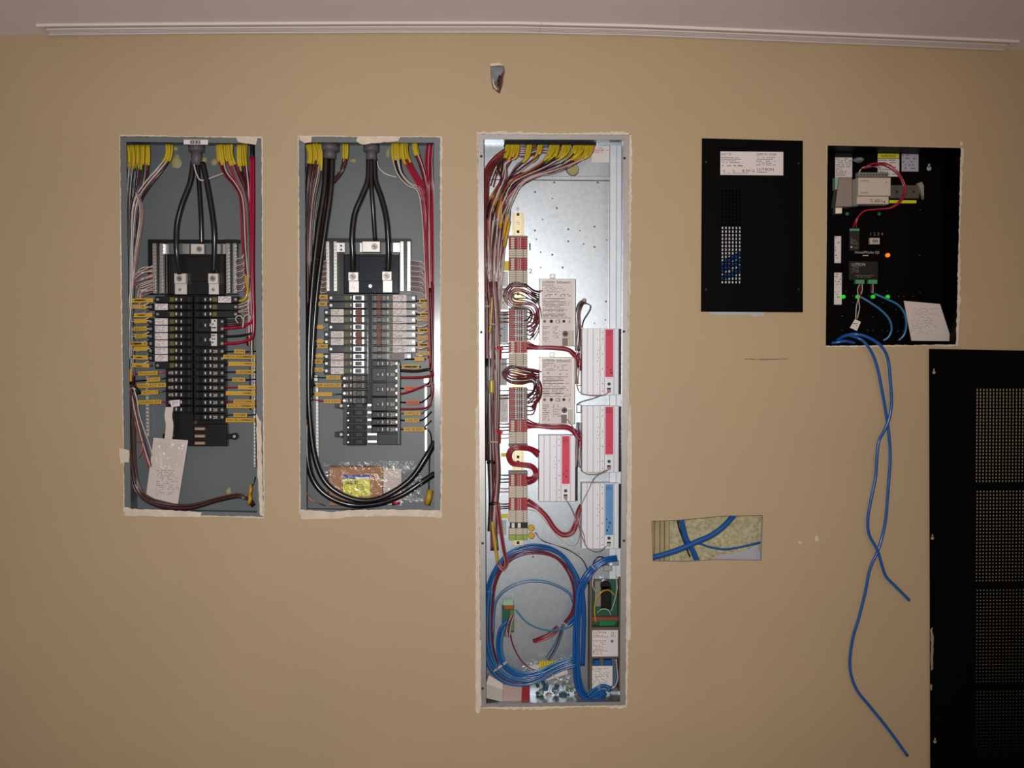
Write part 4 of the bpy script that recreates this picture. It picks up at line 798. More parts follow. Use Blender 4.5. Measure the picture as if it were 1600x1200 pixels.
bundle([(777, 785, .045, 1), (781, 820, .045, 1), (787, 860, .045, 1), (791, 880, .045, 1), (785, 889, .045, 1), (779, 880, .05, 1)], 5, ['pink', 'red', 'white', 'maroon', 'pink'], 1.1, 'wire making the U-turn above blue coil in ' + C, 'U-turn wires above the blue coil', 2.5)
cable([(769, 815, .045), (771, 835, .045), (774, 855, .045), (777, 878, .05)], 2.4, 'yellow', 'thick yellow sleeve over wires low in left bundle of ' + C, name='marker_sleeve', cat='wire marker'); cable([(768, 594, .045), (768, 614, .045)], 4, 'yellow', 'fat yellow tag round the wires left of the third terminals of ' + C, name='marker_sleeve', cat='wire marker')
cable([(769, 465, .045), (767, 500, .045), (765, 520, .045)], 1.8, 'yellow', 'thin yellow tag on left bundle beside second terminals of ' + C, name='marker_sleeve', cat='wire marker')
for x, y, r_, lab, c in ((761, 479, 5, 'upper grey', 'grey'), (769, 507, 5, 'middle beige', 'white'), (772, 691, 9, 'lower beige', 'white'), (767, 722, 5, 'small black', 'black'), (772, 787, 7, 'wide black', 'black')):
    g = MB(); g.tube([P(x - r_, y + 1, .05), P(x - r_ * .5, y - .5, .042), P(x + r_ * .5, y - .5, .042), P(x + r_, y + 1, .05)], 1.5 * U if c != 'black' else 2.6 * U, TIE if c != 'black' else WM('black'), 5); tag(finish('cable_tie', g), lab + ' cable tie around the left bundle of ' + C, 'cable tie', 'cable ties in ' + C)
# feed wires between left bundle and terminal blocks
for ys, c, wh in (((487, 491, 497, 503), 'maroon', 'second'), ((537, 541, 545, 550), 'black', 'second lower'), ((610, 617, 622), 'black', 'third'), ((662, 667, 672), 'black', 'third lower'), ((742, 748, 753), 'black', 'lowest upper'), ((763, 768), 'pink', 'lowest beige'), ((787, 791, 794), 'black', 'lowest red'), ((560, 568), 'grey', 'second beige'), ((678, 684), 'white', 'third beige')):
    for k, y in enumerate(ys): wire_obj([(776, y - 1 + k, .06), (785, y + .5, .058), (797, y, .06)], .95, c, f'{ordn(k)}-from-top short {c} feed wire into {wh} terminal blocks of {C}', group=f'feed wires, {wh} terminals', n=3)
for (x, y0, wh) in ((780, 541, 'upper'), (779, 671, 'lower')):
    t = thing('wire_nut', f'{wh} red wire nut beside the terminal strips of {C}', 'wire nut', P(x, y0 + 20, .05))
    g = MB(); g.tube([P(x, y0 + .5, .05), P(x, y0 + 3, .05), P(x, y0 + 10, .05), P(x + .6, y0 + 20, .05)], [4.4 * U, 4.6 * U, 3.4 * U, 2.8 * U], REDN, 10); finish('cap', g, t)
    g = MB(); g.pb(x - 6, y0 + 1.5, x + 6, y0 + 6, .046, .006, REDN, .001); finish('wing', g, t)
# module wiring loops
def loops(paths, lab, grp, colors, r=1.2, spread=3, n=6, ydev=.01): bundle(paths, n, colors, r, lab, grp, spread, ydev)
loops([(843, 465, .065, 1.4), (832, 460, .05, 1), (818, 452, .045, 1), (803, 451, .045, 1), (795, 462, .045, 1), (802, 473, .045, 1), (820, 475, .045, 1), (833, 479, .045, 1), (838, 492, .05, 1), (834, 508, .055, 1.6), (823, 516, .06, 2.4)], 'lead looping from upper relay module to second terminals', 'leads of the upper relay module', ['maroon', 'black', 'maroon', 'pink', 'maroon', 'purple', 'maroon', 'black'], 1.05, 8.5, 8)
for k in range(7): wire_obj([(838 - k * .3, 486 + k, .05), (840 - k * .5, 497 + k * 2.5, .055), (834 - k, 492 + k * 6.3, .058), (823, 487 + k * 6.8, .06)], 1, ('maroon', 'black', 'purple')[k % 3], ordn(k) + '-from-top dark lead fanning into second terminals from upper relay module', group='fan of leads at second terminals')
loops([(843, 588, .065, 1.6), (832, 583, .05, 1), (815, 580, .045, 1), (798, 577, .045, 1), (790, 583, .045, 1), (797, 591, .045, 1), (815, 594, .045, 1), (832, 592, .05, 1), (840, 602, .05, 1), (838, 618, .055, 1.6), (824, 630, .06, 2.2)], 'lead looping from lower relay module to third terminals', 'leads of the lower relay module', ['maroon', 'black', 'maroon', 'brown', 'maroon', 'black', 'maroon', 'purple'], 1.05, 7, 8)
for k in range(7): wire_obj([(838, 598 + k, .05), (840 - k * .3, 612 + k * 3, .055), (833, 610 + k * 6, .058), (823, 609 + k * 6.5, .06)], 1, ('maroon', 'black', 'purple')[k % 3], ordn(k) + '-from-top dark lead fanning into third terminals from lower relay module', group='fan of leads at third terminals')
for dy_, wh, g_ in ((0, 'upper relay module', 0), (122.5, 'lower relay module', 1)):
    for k in range(5): wire_obj([(830, 456 + dy_ + k * 3, .05), (838, 459 + dy_ + k * 3.4, .055), (844, 459 + dy_ + k * 3.4, .066)], .9, 'black', ordn(k) + '-from-top short black lead entering left side of ' + wh, group='short leads entering ' + wh, n=3)
loops([(823, 539, .06, 2.4), (838, 543, .052, 1), (860, 543, .05, 1), (885, 545, .05, 1), (897, 553, .055, 1), (905, 562, .06, 1.5), (910, 566, .07, 2)], 'lead from second terminals to topmost power module', 'leads of the topmost power module', ['red', 'red', 'maroon', 'pink', 'red', 'crimson'], 1.2, 3.4, 6)
loops([(823, 662, .06, 2.4), (838, 665, .052, 1), (862, 667, .05, 1), (885, 667, .05, 1), (897, 674, .055, 1), (905, 684, .06, 1.5), (910, 688, .07, 2)], 'lead from third terminals to middle power module', 'leads of the middle power module', ['red', 'crimson', 'maroon', 'pink', 'red', 'crimson'], 1.2, 3.4, 6)
loops([(842, 710, .06, 1.6), (830, 702, .05, 1.1), (815, 699, .045, 1), (801, 700, .045, 1), (795, 711, .045, 1), (800, 723, .045, 1), (815, 726, .045, 1), (830, 729, .045, 1), (837, 738, .05, 1), (834, 748, .05, 1.2), (823, 752, .06, 2)], 'lead looping from left ribbed module to lowest terminals', 'leads of the left ribbed module', ['red', 'crimson', 'pink', 'red', 'crimson'], 1.4, 3.4, 6)
loops([(823, 784, .06, 2), (838, 792, .052, 1), (853, 806, .05, 1), (867, 826, .05, 1), (880, 835, .05, 1), (893, 831, .05, 1), (900, 816, .05, 1), (903, 800, .055, 1), (909, 790, .065, 1.5)], 'lead hanging from lowest terminals to blue-labelled module', 'leads of the blue-labelled module', ['crimson', 'red', 'pink', 'crimson', 'red'], 1.4, 3.2, 6)
for pth, c, wh in (([(884, 545, .045), (893, 555, .045), (900, 565, .045), (900, 590, .05), (905, 612, .05), (925, 618, .05), (944, 617, .045), (951, 612, .045)], 'pink', 'from upper relay to topmost ribbed module'), ([(886, 655, .045), (895, 668, .045), (902, 690, .045), (903, 718, .05), (912, 738, .05), (930, 741, .05), (948, 734, .045)], 'pink', 'from lower relay to middle ribbed module'),
                   ([(950, 735, .045), (930, 745, .045), (920, 765, .045), (908, 790, .04), (903, 815, .045), (912, 845, .045), (920, 858, .05), (935, 862, .05), (948, 853, .045)], 'grey', 'trailing to blue-labelled module'), ([(884, 780, .045), (893, 795, .045), (900, 812, .045), (912, 835, .05), (914, 852, .05)], 'grey', 'hanging from left ribbed module'),
                   ([(901, 632, .06), (910, 627, .05), (925, 623, .05), (940, 617, .045)], 'grey', 'between topmost and middle ribbed modules'), ([(825, 796, .06), (840, 801, .055), (858, 822, .05), (875, 842, .05), (892, 852, .05), (903, 845, .05), (906, 820, .05), (902, 805, .05)], 'white', 'slung below lowest terminals'),
                   ([(836, 832, .055), (848, 845, .05), (870, 852, .05), (893, 862, .05), (910, 875, .05), (917, 892, .05), (908, 904, .05)], 'black', 'from yellow discs towards blue cables'), ([(838, 832, .05), (846, 842, .045), (862, 849, .045), (885, 856, .045), (905, 865, .05)], 'white', 'from yellow discs beside the coil')):
    wire_obj(pth, .8, c, f'thin {c} low-voltage wire {wh} in {C}', group='thin low-voltage wires in ' + C)
bundle([(914, 470, .06, .6), (907, 475, .055, 1), (903, 490, .055, 1), (904, 510, .055, 1), (903, 530, .06, 1), (902, 548, .06, 1)], 6, ['maroon', 'black', 'brown', 'red', 'grey', 'black'], .9, 'thin lead tied above topmost ribbed module', 'tied leads above the topmost ribbed module', 4)
wire_obj([(902, 500, .05), (903, 482, .045), (912, 474, .045), (922, 477, .045), (921, 485, .045), (912, 500, .05), (909, 512, .055)], .9, 'black', 'black wire loop right of upper relay module')
g = MB(); g.cyl(913, 469, .05, .01, 3.4, mat('pink plug', (176, 140, 132), .5), 8); tag(finish('plug', g), 'small pinkish plug on loose lead right of upper relay module', 'plug')
bundle([(905, 540, .06, 1), (903, 565, .06, 1), (902, 585, .06, 1), (901, 600, .06, 1)], 4, ['white', 'maroon', 'grey', 'white'], .9, 'thin lead descending beside topmost ribbed module', 'leads between relays and ribbed modules', 4)
bundle([(904, 660, .06, 1), (903, 680, .06, 1), (903, 705, .06, 1), (902, 730, .06, 1)], 4, ['white', 'maroon', 'pale blue', 'white'], .9, 'thin lead descending beside middle ribbed module', 'leads between relays and ribbed modules', 4)
bundle([(903, 552, .055, .6), (905, 562, .055, 1), (906, 572, .06, 1), (911, 578, .07, 1)], 4, ['crimson', 'maroon', 'red', 'maroon'], 1.2, 'lead stub entering left side of topmost ribbed module', 'lead stubs at topmost ribbed module', 4)
bundle([(903, 672, .055, .6), (905, 684, .055, 1), (906, 694, .06, 1), (911, 700, .07, 1)], 4, ['crimson', 'maroon', 'red', 'maroon'], 1.2, 'lead stub entering left side of middle ribbed module', 'lead stubs at middle ribbed module', 4)
for y0, y1, wh in ((571, 603, 'topmost'), (632, 645, 'middle')):
    g = MB(); g.pb(901, y0, 908, y1, .07, .02, CHROME, .002); tag(finish('spacer_bracket', g), f'bright metal spacer left of {wh} ribbed module', 'bracket')
for k, (x, y) in enumerate(((830, 825), (830, 837))):
    g = MB(); g.cyl(x, y, .055, .005, 5.4, YTAG, 14); tag(finish('marker_disc', g), f'{"upper" if k == 0 else "lower"} orange-yellow disc beside the green terminal block', 'wire marker')
# blue coil
BC = 'blue cables coiled in lower ' + C
bundle([(772, 1040, .075, 1), (764, 1010, .07, 1), (761, 980, .06, 1), (763, 950, .06, 1), (768, 915, .06, 1), (779, 888, .06, 1), (797, 868, .06, 1), (822, 858, .06, 1), (850, 859, .06, 1), (872, 868, .06, 1), (888, 885, .06, 1), (900, 908, .06, 1), (903, 935, .06, .9), (898, 958, .06, .9), (886, 975, .065, 1)][0:], 9, ['blue', 'pale blue', 'pale blue', 'blue', 'pale blue', 'purple', 'pale blue', 'blue', 'maroon'], 1.5, 'cable in upper arc of the coil in ' + C, BC, 7, cat='cable', name='cable')
bundle([(762, 920, .05, 1), (760, 955, .05, 1), (759, 995, .05, 1), (763, 1025, .05, 1), (775, 1048, .05, 1), (795, 1062, .05, 1), (820, 1065, .05, 1), (845, 1057, .05, 1), (870, 1043, .05, 1), (898, 1033, .05, 1)], 8, ['pale blue', 'blue', 'pale blue', 'blue', 'pale blue', 'purple', 'pale blue', 'blue'], 1.5, 'cable in lower arc of the coil in ' + C, BC, 7, cat='cable', name='cable')
bundle([(794, 970, .05, .6), (783, 985, .05, .9), (780, 1010, .05, 1), (785, 1033, .05, 1), (800, 1048, .05, 1), (822, 1055, .05, 1), (850, 1048, .05, 1), (880, 1034, .05, 1), (898, 1030, .05, 1)], 6, ['pale blue', 'pale blue', 'blue'], 1.5, 'cable curving from small green board in ' + C, BC, 5, cat='cable', name='cable')
bundle([(964, 872, .055, .8), (947, 875, .05, 1), (930, 885, .05, 1), (917, 900, .045, 1), (906, 922, .045, 1), (902, 950, .045, 1), (900, 1000, .045, 1), (901, 1050, .045, 1), (906, 1078, .05, 1), (918, 1091, .06, 1), (935, 1088, .065, 1), (945, 1080, .07, 1)], 9, ['blue', 'blue', 'blue', 'pale blue', 'blue'], 1.7, 'cable in the thick trunk from right edge to bottom of ' + C, 'trunk of blue cables in ' + C, 5, cat='cable', name='cable')
bundle([(905, 905, .05, 1), (910, 925, .05, 1), (912, 960, .05, 1), (911, 1000, .05, 1), (910, 1040, .05, 1)], 4, ['blue', 'blue', 'pale blue'], 1.6, 'cable right beside the thick trunk in ' + C, 'trunk of blue cables in ' + C, 3, cat='cable', name='cable')
bundle([(768, 1010, .07, 1), (770, 985, .07, 1), (771, 965, .07, 1), (775, 940, .07, 1), (790, 922, .07, 1), (815, 910, .07, 1), (845, 908, .07, 1), (870, 915, .07, 1), (890, 928, .07, 1), (897, 945, .07, 1)], 2, ['pale blue', 'blue'], 1, 'thin cable arching inside the coil of ' + C, 'thin inner arcs of the coil', 3, cat='cable', name='cable')
wire_obj([(806, 953, .05), (820, 970, .05), (840, 981, .05), (865, 985, .05), (890, 978, .055), (905, 960, .055)], 1.5, 'pale blue', 'pale blue cable sagging from small green board to trunk', 'cable', name='cable')
wire_obj([(797, 990, .05), (802, 1010, .05), (815, 1033, .05), (832, 1046, .05), (850, 1048, .055)], 1.1, 'purple', 'dark purple wire hanging from small green board', 'wire')
bundle([(872, 980, .06, 1), (860, 990, .06, 1.2), (845, 998, .06, 1), (833, 1002, .065, .6)], 5, ['crimson', 'red', 'maroon', 'purple'], 1.2, 'cut wire end fanning inside the coil of ' + C, 'cut red wire ends in the coil', 4)
bundle([(880, 975, .06, 1), (872, 1000, .06, 1.2), (862, 1020, .06, 1.5), (855, 1030, .065, 1.6)], 3, ['pale blue', 'purple', 'pale blue'], 1.1, 'frayed dangling end inside the coil of ' + C, 'frayed blue wire ends in the coil', 3)
bundle([(800, 962, .045, 1), (795, 975, .045, 1), (792, 995, .045, 1.2)], 4, ['white', 'red', 'white', 'maroon'], .9, 'thin conductor at the small green board', 'thin conductors at the small green board', 4)
g = MB(); g.tube([P(770, 1050, .045), P(780, 1043, .04), P(792, 1034, .045)], 2.2 * U, TIE, 6); tag(finish('cable_tie', g), 'beige strap across the coiled blue cables near bottom of ' + C, 'cable tie')
for x, y in ((866, 1058), (927, 887)): 
    g = MB(); g.tube([P(x - 4, y - 5, .045), P(x, y, .04), P(x + 4, y + 4, .045)], 1 * U, TIE, 5); tag(finish('cable_tie', g), f'pale tie on the {"coil" if y > 1000 else "trunk"} of blue cables in {C}', 'cable tie')
t = thing('circuit_board', 'small upright green circuit board hanging among the blue cables', 'circuit board', P(795, 985, .07))
g = MB(); g.pb(784, 945, 803, 988, .066, .002, PCB); finish('board', g, t); g = MB(); g.pb(786, 937, 802, 946, .058, .01, PGRN, .0008); finish('connector', g, t); g = MB(); g.pb(788, 946, 802, 952, .06, .007, WM('orange'), .0008); finish('plug_row', g, t)
g = MB(); g.pb(797, 953, 803, 986, .062, .005, mat('dull green terminal', (90, 120, 70), .5), .0006); finish('terminal_row', g, t)
# processor module at lower right
t = thing('processor_module', 'open metal processor bracket with green board and printed cover at lower right of ' + C, 'control module', P(945, 1085, .09))
BR = mat('brownish bracket', (110, 98, 88), .5, .5)
g = MB(); g.pb(921, 903, 925, 1080, .055, .037, BR, .0006); finish('side_rail', g, t); g = MB(); g.pb(967, 903, 970, 1080, .055, .037, BR, .0006); finish('side_rail', g, t)
g = MB(); g.pb(925, 905, 967, 1080, .088, .003, mat('bracket base', (120, 116, 110), .5, .4)); finish('base', g, t)
g = MB(); g.pb(926, 905, 966, 977, .084, .002, PCB); finish('board', g, t)
g = MB(); g.cyl(946, 915, .06, .022, 8, BLK, 16); finish('capacitor', g, t); g = MB(); g.pb(940, 916, 955, 952, .06, .024, BLK, .001); finish('transformer', g, t)
g = MB(); g.pb(929, 908, 939, 948, .07, .014, mat('heat sink', (140, 136, 122), .5, .4), .001); finish('heat_sink', g, t)
g = MB(); g.pb(924, 964, 966, 971, .07, .014, mat('rust terminal', (140, 62, 44), .5), .001); finish('terminal_row', g, t); g = MB(); g.pb(936, 970, 962, 978, .066, .018, mat('vivid green terminal', (20, 120, 70), .4), .001); finish('connector', g, t)
g = MB(); g.pb(923, 980, 968, 1029, .06, .028, BR, .001); g2 = g; finish('cover', g, t)
g = MB(); g.pb(924.5, 985, 965.5, 1025.5, .0594, .001, LABP); g.text('LUTRON', 927, 986.5, 947, 990, .059, INK); g.text('HWI-MI-120', 927, 1000, 947, 1002.5, .059, INK); g.fine(927, 992, 956, 997, .059, 2, INKG); g.fine(927, 1004, 950, 1024, .059, 8, INKG, .7, .35); g.cyl(956.5, 1002, .059, .0003, 2.6, INKG, 12); g.text('UL', 955, 987, 960, 995, .059, INKG); g.text('(', 926.5, 1016, 928, 1022, .059, INK); finish('label', g, t)
for xa, xb in ((928, 937), (944, 956)): g = MB(); g.pb(xa, 1032, xb, 1040, .06, .02, WM('blue'), .001); finish('terminal_plug', g, t)
g = MB(); g.pb(922.5, 1041, 957, 1077, .064, .002, LAB); g.fine(925, 1044, 955, 1073, .0637, 12, INKG, .6, .3); finish('lower_label', g, t)
bundle([(962, 1030, .055, 1), (963, 1045, .055, 1), (964, 1060, .055, 1), (960, 1072, .055, 1), (950, 1077, .055, 1)], 4, ['maroon', 'white', 'pale blue', 'pale blue'], 1, 'thin lead at right of the processor label', 'leads at the processor', 3)
bundle([(918, 1088, .06, 1), (930, 1078, .05, 1), (942, 1073, .05, 1), (955, 1078, .055, 1)], 5, ['blue', 'pale blue', 'blue'], 1.3, 'cable curling over the processor label', 'blue cables over the processor label', 4, cat='cable', name='cable')
wire_obj([(931, 972, .05), (929, 955, .045), (931, 938, .045), (940, 925, .045), (951, 922, .05), (960, 930, .06)], 1, 'yellow', 'yellow wire arching over the processor board')
wire_obj([(963, 900, .06), (964, 920, .05), (960, 940, .05), (955, 955, .06)], .9, 'white', 'white wire down the right of the processor board'); wire_obj([(933, 958, .06), (940, 952, .05), (950, 953, .05), (955, 962, .06)], .8, 'white', 'white wire curl low on the processor board')
wire_obj([(927, 900, .06), (926, 915, .055), (931, 925, .06)], .9, 'white', 'white wire curl at upper left of the processor board')
for x, y, w_, h_ in ((950, 888, 14, 9), (962, 880, 10, 8)):
    g = MB(); g.pb(x - w_ / 2, y - h_ / 2, x + w_ / 2, y + h_ / 2, .07, .02, CHROME, .001); tag(finish('metal_fitting', g), f'{"larger" if w_ > 12 else "smaller"} bright fitting above the processor in {C}', 'metal fitting')
cable([(930, 893, .07), (927, 880, .06), (935, 870, .06), (946, 872, .07)], 1, 'black', 'black wire curl above the processor in ' + C, 'wire', 'wire')
# litter in bottom
t = thing('carton', 'torn white and red carton standing in bottom left corner of ' + C, 'box', P(790, 1096, .08))
g = MB(); g.pq([(764, 1055), (786, 1068), (786, 1078), (759, 1069)], .045, .03, PAPER, .001); finish('lid', g, t); g = MB(); g.pq([(759, 1069), (786, 1078), (785, 1097), (759, 1091)], .043, .04, mat('greyish carton', (190, 184, 172), .7), .001); finish('body', g, t)
g = MB(); g.pq([(786, 1070), (816, 1068), (815, 1096), (785, 1097)], .05, .035, mat('pinkish wrapper', (186, 160, 152), .6), .001); finish('wrapper', g, t); g = MB(); g.pq([(816, 1071), (828, 1072), (827, 1096), (815, 1096)], .049, .035, mat('dark red end', (150, 24, 34), .6), .001); finish('red_end', g, t)
sheet([(822, 1042), (880, 1030), (888, 1052), (855, 1064)], .07, PAPER, 'paper_scrap', 'creased beige paper lying under the blue cables of ' + C, 'paper', amp=.002)
g = MB()
for k in range(7): g.pb(843 + k * 3.6, 1034 - (k % 2), 846 + k * 3.6, 1045, .06, .008, mat('yellow crayon plastic', (228, 200, 10), .5), .001)
tag(finish('yellow_fittings', g), 'row of small yellow fittings behind blue cables of ' + C, 'fittings', None)['kind'] = 'stuff'
sheet([(833, 1066), (915, 1062), (918, 1094), (832, 1096)], .06, FILM, 'plastic_bag', 'crumpled clear plastic bag in bottom of ' + C, 'plastic bag', 18, 9, .006, film=True)
for k, (x, y, m_) in enumerate(((846, 1082, PGRN), (858, 1088, BEI), (870, 1090, BEI), (889, 1077, CHROME), (868, 1080, mat('teal part', (40, 90, 110), .5)), (880, 1086, MATS['teal part']), (852, 1076, MATS['teal part']))):
    blob(x, y, 5 + k % 3, 4, .085, m_, ('pale green', 'left beige', 'right beige', 'shiny silver', 'left teal', 'right teal', 'upper teal')[k] + ' small part inside the crumpled bag of ' + C, 'small part', 'small_part', .012)
rr = random.Random(5); TE = ('teal part', 'pale green connector', 'galvanised flange', 'teal part')
for k in range(16):
    x, y = rr.uniform(840, 905), rr.uniform(1066, 1092)
    blob(int(x), y, rr.uniform(2.5, 5), rr.uniform(2, 4), .088, MATS[TE[k % 4]], 'tiny loose ' + ('teal', 'pale green', 'grey', 'teal')[k % 4] + ' fitting among litter in bottom of ' + C, 'small part', 'loose_fitting', .01)['group'] = 'tiny loose fittings in the litter'
for x0, x1, y0, y1 in ((820, 905, 1018, 1040),):
    sheet([(815, 1025), (905, 1022), (910, 1062), (818, 1066)], .078, FILM, 'plastic_film', 'hazy plastic film behind lower coil of ' + C, 'plastic bag', 14, 8, .003, film=True)

# =================================================================== TOP HOLE, LOW HOLE
g = MB(); g.pb(755, 90, 800, 160, .05, .003, mat('cavity board', (140, 122, 100), .9)); finish('cavity_backing', g, wall)
sheet([(766, 104), (788, 105), (780, 128), (767, 128)], .012, mat('grey tape', (128, 134, 138), .6), 'duct_tape', 'grey tape wad in ragged hole below the ceiling', 'tape', 5, 5, .003)
wire_obj([(787, 108, .02), (786, 122, .004), (780, 138, .004), (777, 143, .01)], 2, 'pink', 'pinkish cable end in ragged hole below the ceiling', 'cable', name='cable'); wire_obj([(770, 124, .012), (772, 134, .006), (777, 140, .01)], 2, 'white', 'pale cable end at left of ragged hole below the ceiling', 'cable', name='cable')
wire_obj([(781, 118, .01), (778, 128, .004), (780, 136, .01)], 1.6, 'black', 'black cable end in ragged hole below the ceiling', 'cable', name='cable')
for k in range(4): wire_obj([(786 - k * 2, 112 + k * 3, -.001), (784 - k * 1.4, 128 + k * 3, -.003), (779 - k, 147 - k, .001)], .6, 'brown', ordn(k) + '-from-right thin torn paper strand over ragged hole', 'paper strand', group='torn strands at ragged hole', name='paper_strand')
def cav(q, y, m, nm):
    g = MB(); g.pq(q, y, .004, m); return finish(nm, g, wall)
cav([(1005, 795), (1205, 795), (1205, 890), (1005, 890)], .075, FOAM, 'insulation_backing')
for k, (xa, xb) in enumerate(((1014, 1022), (1023, 1031), (1032, 1038), (1039, 1046))):
    g = MB(); g.pb(xa, 795, xb, 890, .045 + (k % 2) * .008, .03, WOOD, .002); finish('timber_stud', g, wall)
for k in range(26):
    r = random.Random(k); x, y = r.uniform(1062, 1186), r.uniform(812, 872); rx = r.uniform(5, 12)
    c = P(x, y, .074); g = MB(); n = 9; vs = [(c.x, .064, c.z)] + [(c.x + rx * U * math.cos(6.28 * i / n) * r.uniform(.7, 1.1), .075, c.z + rx * .6 * U * math.sin(6.28 * i / n) * r.uniform(.7, 1.1)) for i in range(n)]
    g.add(vs, [(0, 1 + (i + 1) % n, 1 + i) for i in range(n)], FOAM, True); finish('foam_lump', g, wall)
splat([(1120, 868), (1160, 862), (1185, 850), (1190, 876), (1120, 875)], .03, mat('bluish paper', (176, 176, 186), .8), name='torn_paper')
LH = 'rectangular cut-out in the wall'
cable([(1010, 873, .03), (1035, 867, .03), (1062, 858, .03), (1085, 848, .03), (1112, 836, .03), (1133, 820, .032), (1150, 800, .04)], 4.4, 'blue', 'thick blue cable sweeping up to right across ' + LH); cable([(1062, 800, .05), (1066, 820, .05), (1072, 842, .05), (1083, 862, .05), (1092, 884, .05)], 4.6, 'blue', 'second thick blue cable running down across ' + LH)
cable([(1056, 800, .055), (1061, 825, .055), (1070, 850, .055), (1078, 870, .055)], 1.3, 'black', 'thin black cable beside the downward blue cable in ' + LH); cable([(1080, 849, .035), (1095, 850, .035), (1110, 855, .035), (1133, 858, .035), (1160, 854, .035), (1198, 845, .04)], 1.7, 'blue', 'thin blue cable dipping to right edge of ' + LH)

# =================================================================== BLACK VENTED COVER
V = 'black vented cover plate'
cv = thing('vented_cover', 'black flat cover plate with white label and square vent holes', 'cover plate', P(1175, 488, -.002))
x0, x1, y0, y1 = 1126.2, 1158.4, 296.6, 443.6; nc, nr = 6, 26
g = MB(); CQ = [(1097, 216), (1254.5, 220), (1254.5, 488), (1095.5, 487)]
oc = [P(*p, -.004) for p in CQ]; ic = [P(x0, y0, -.004), P(x1, y0, -.004), P(x1, y1, -.004), P(x0, y1, -.004)]
dv = Vector((0, .0025, 0)); vs = oc + ic + [v + dv for v in oc + ic]
g.add(vs, [(i, (i + 1) % 4, 4 + (i + 1) % 4, 4 + i) for i in range(4)] + [(8 + i, 12 + i, 12 + (i + 1) % 4, 8 + (i + 1) % 4) for i in range(4)] + [(i, 8 + i, 8 + (i + 1) % 4, (i + 1) % 4) for i in range(4)] + [(4 + i, 4 + (i + 1) % 4, 12 + (i + 1) % 4, 12 + i) for i in range(4)], BLKM); finish('plate', g, cv)
g = MB(); pw, ph = (x1 - x0) / nc, (y1 - y0) / nr
for i in range(nc + 1): g.pb(x0 + i * pw - .95, y0 - .5, x0 + i * pw + .95, y1 + .5, -.0036, .0018, BLKM)
for j in range(nr + 1): g.pb(x0 - .5, y0 + j * ph - .95, x1 + .5, y0 + j * ph + .95, -.0037, .0018, BLKM)
finish('vent_grid', g, cv)['kind'] = 'stuff'
g = MB(); g.pb(1125.7, 236.5, 1223.8, 274, -.0046, .0006, LABP)
f = -.0049; g.text('QSPS-P1-10-60', 1182, 239.5, 1213, 243.5, f, INK); g.fine(1182, 245.5, 1214, 260, f, 5, INKG, .75, .4); g.text('LUTRON', 1183, 262.5, 1209, 267, f, INK); g.fine(1183, 268.5, 1205, 271.5, f, 1, INKG)
g.fine(1127, 239.5, 1150, 243.5, f, 2, INKG, .85); g.fine(1127, 245.5, 1163, 256, f, 4, INKG, .85); g.fine(1127, 258, 1180, 262, f, 1, INKG, .5)
for xx, tt in ((1131, 'UL'), (1146, 'UL'), (1161, 'e'), (1167.5, 'EM'), (1176.5, '2')): g.text(tt, xx - 1.5, 265, xx + (5 if tt == 'EM' else 2.6), 268.8, f, INK)
g.fine(1131, 270, 1177, 272, f, 1, INKG, .6); finish('label', g, cv)
for x, y in ((1103, 253), (1248, 255), (1103, 452), (1248, 452)): g = MB(); g.cyl(x, y, -.0048, .001, 1.6, mat('dull screw', (60, 58, 56), .4, .5), 8, INK); finish('screw', g, cv)
t = thing('power_supply', 'pale power supply seen through the vent holes of the black cover', 'power supply', P(1175, 478, .04))
g = MB(); g.pb(1106, 352, 1180, 478, .03, .03, ANOD, .001); finish('case', g, t); g = MB(); g.pb(1106, 228, 1244, 480, .09, .003, BLKM); finish('back_box', g, t)
for k, pth in enumerate(([(1110, 425, .014), (1130, 412, .012), (1150, 400, .012), (1180, 388, .014)], [(1110, 432, .016), (1132, 420, .016), (1152, 410, .016), (1180, 402, .016)], [(1110, 438, .02), (1140, 430, .018), (1165, 415, .018), (1180, 412, .02)])):
    cable(pth, 4, 'blue', ('upper', 'middle', 'lower')[k] + ' blue cable seen through vent holes of the black cover')

# =================================================================== BLACK ENCLOSURE RIGHT
E_ = 'black enclosure'
en = enclosure('control_enclosure', 'open black recessed enclosure with lit green lamps at upper right', 'electrical panel', EP, .085, BLKM, BLKM, 1.6, 'open electrical panels')
def st(x0, y0, x1, y1, yf, m, lab, rows=0, dens=.6, extra=None):
    g = MB(); g.pb(x0, y0, x1, y1, yf, .0006, m)
    if rows: g.fine(x0 + 1, y0 + 1.5, x1 - 1, y1 - 1, yf - .0002, rows, INKG, dens, .4)
    if extra: extra(g)
    return tag(finish('sticker', g), lab + ' in ' + E_, 'sticker')
st(1305, 246, 1331.5, 277, .0845, LABP, 'white printed sticker at upper left', 9, .8); st(1305, 233, 1331.5, 246, .0843, DKG, 'dark folded sticker top above the white one')
st(1371.5, 239.5, 1405, 247.5, .084, YLAB, 'yellow warning sticker at top centre', 0, extra=lambda g: g.text('WARNING', 1376, 241.5, 1400, 246, .0838, INK)); st(1371.5, 248, 1405, 276, .0842, LABP, 'white printed sticker below the yellow warning', 7, .8)
st(1409, 240, 1435, 268, .084, mat('pale lilac label', (186, 182, 198), .6), 'square lilac sticker at top right', 5, .5); st(1304, 369, 1314, 411, .0845, LABP, 'narrow white sticker, upper of two at left edge', 10, .3); st(1303.5, 426, 1315, 476, .0845, LABP, 'narrow white sticker, lower of two at left edge', 12, .3)
t = thing('terminal_bracket', 'dull metal bracket block at left edge of ' + E_, 'metal bracket', P(1318, 323, .08)); MTL = mat('dull bracket metal', (150, 138, 134), .45, .4)
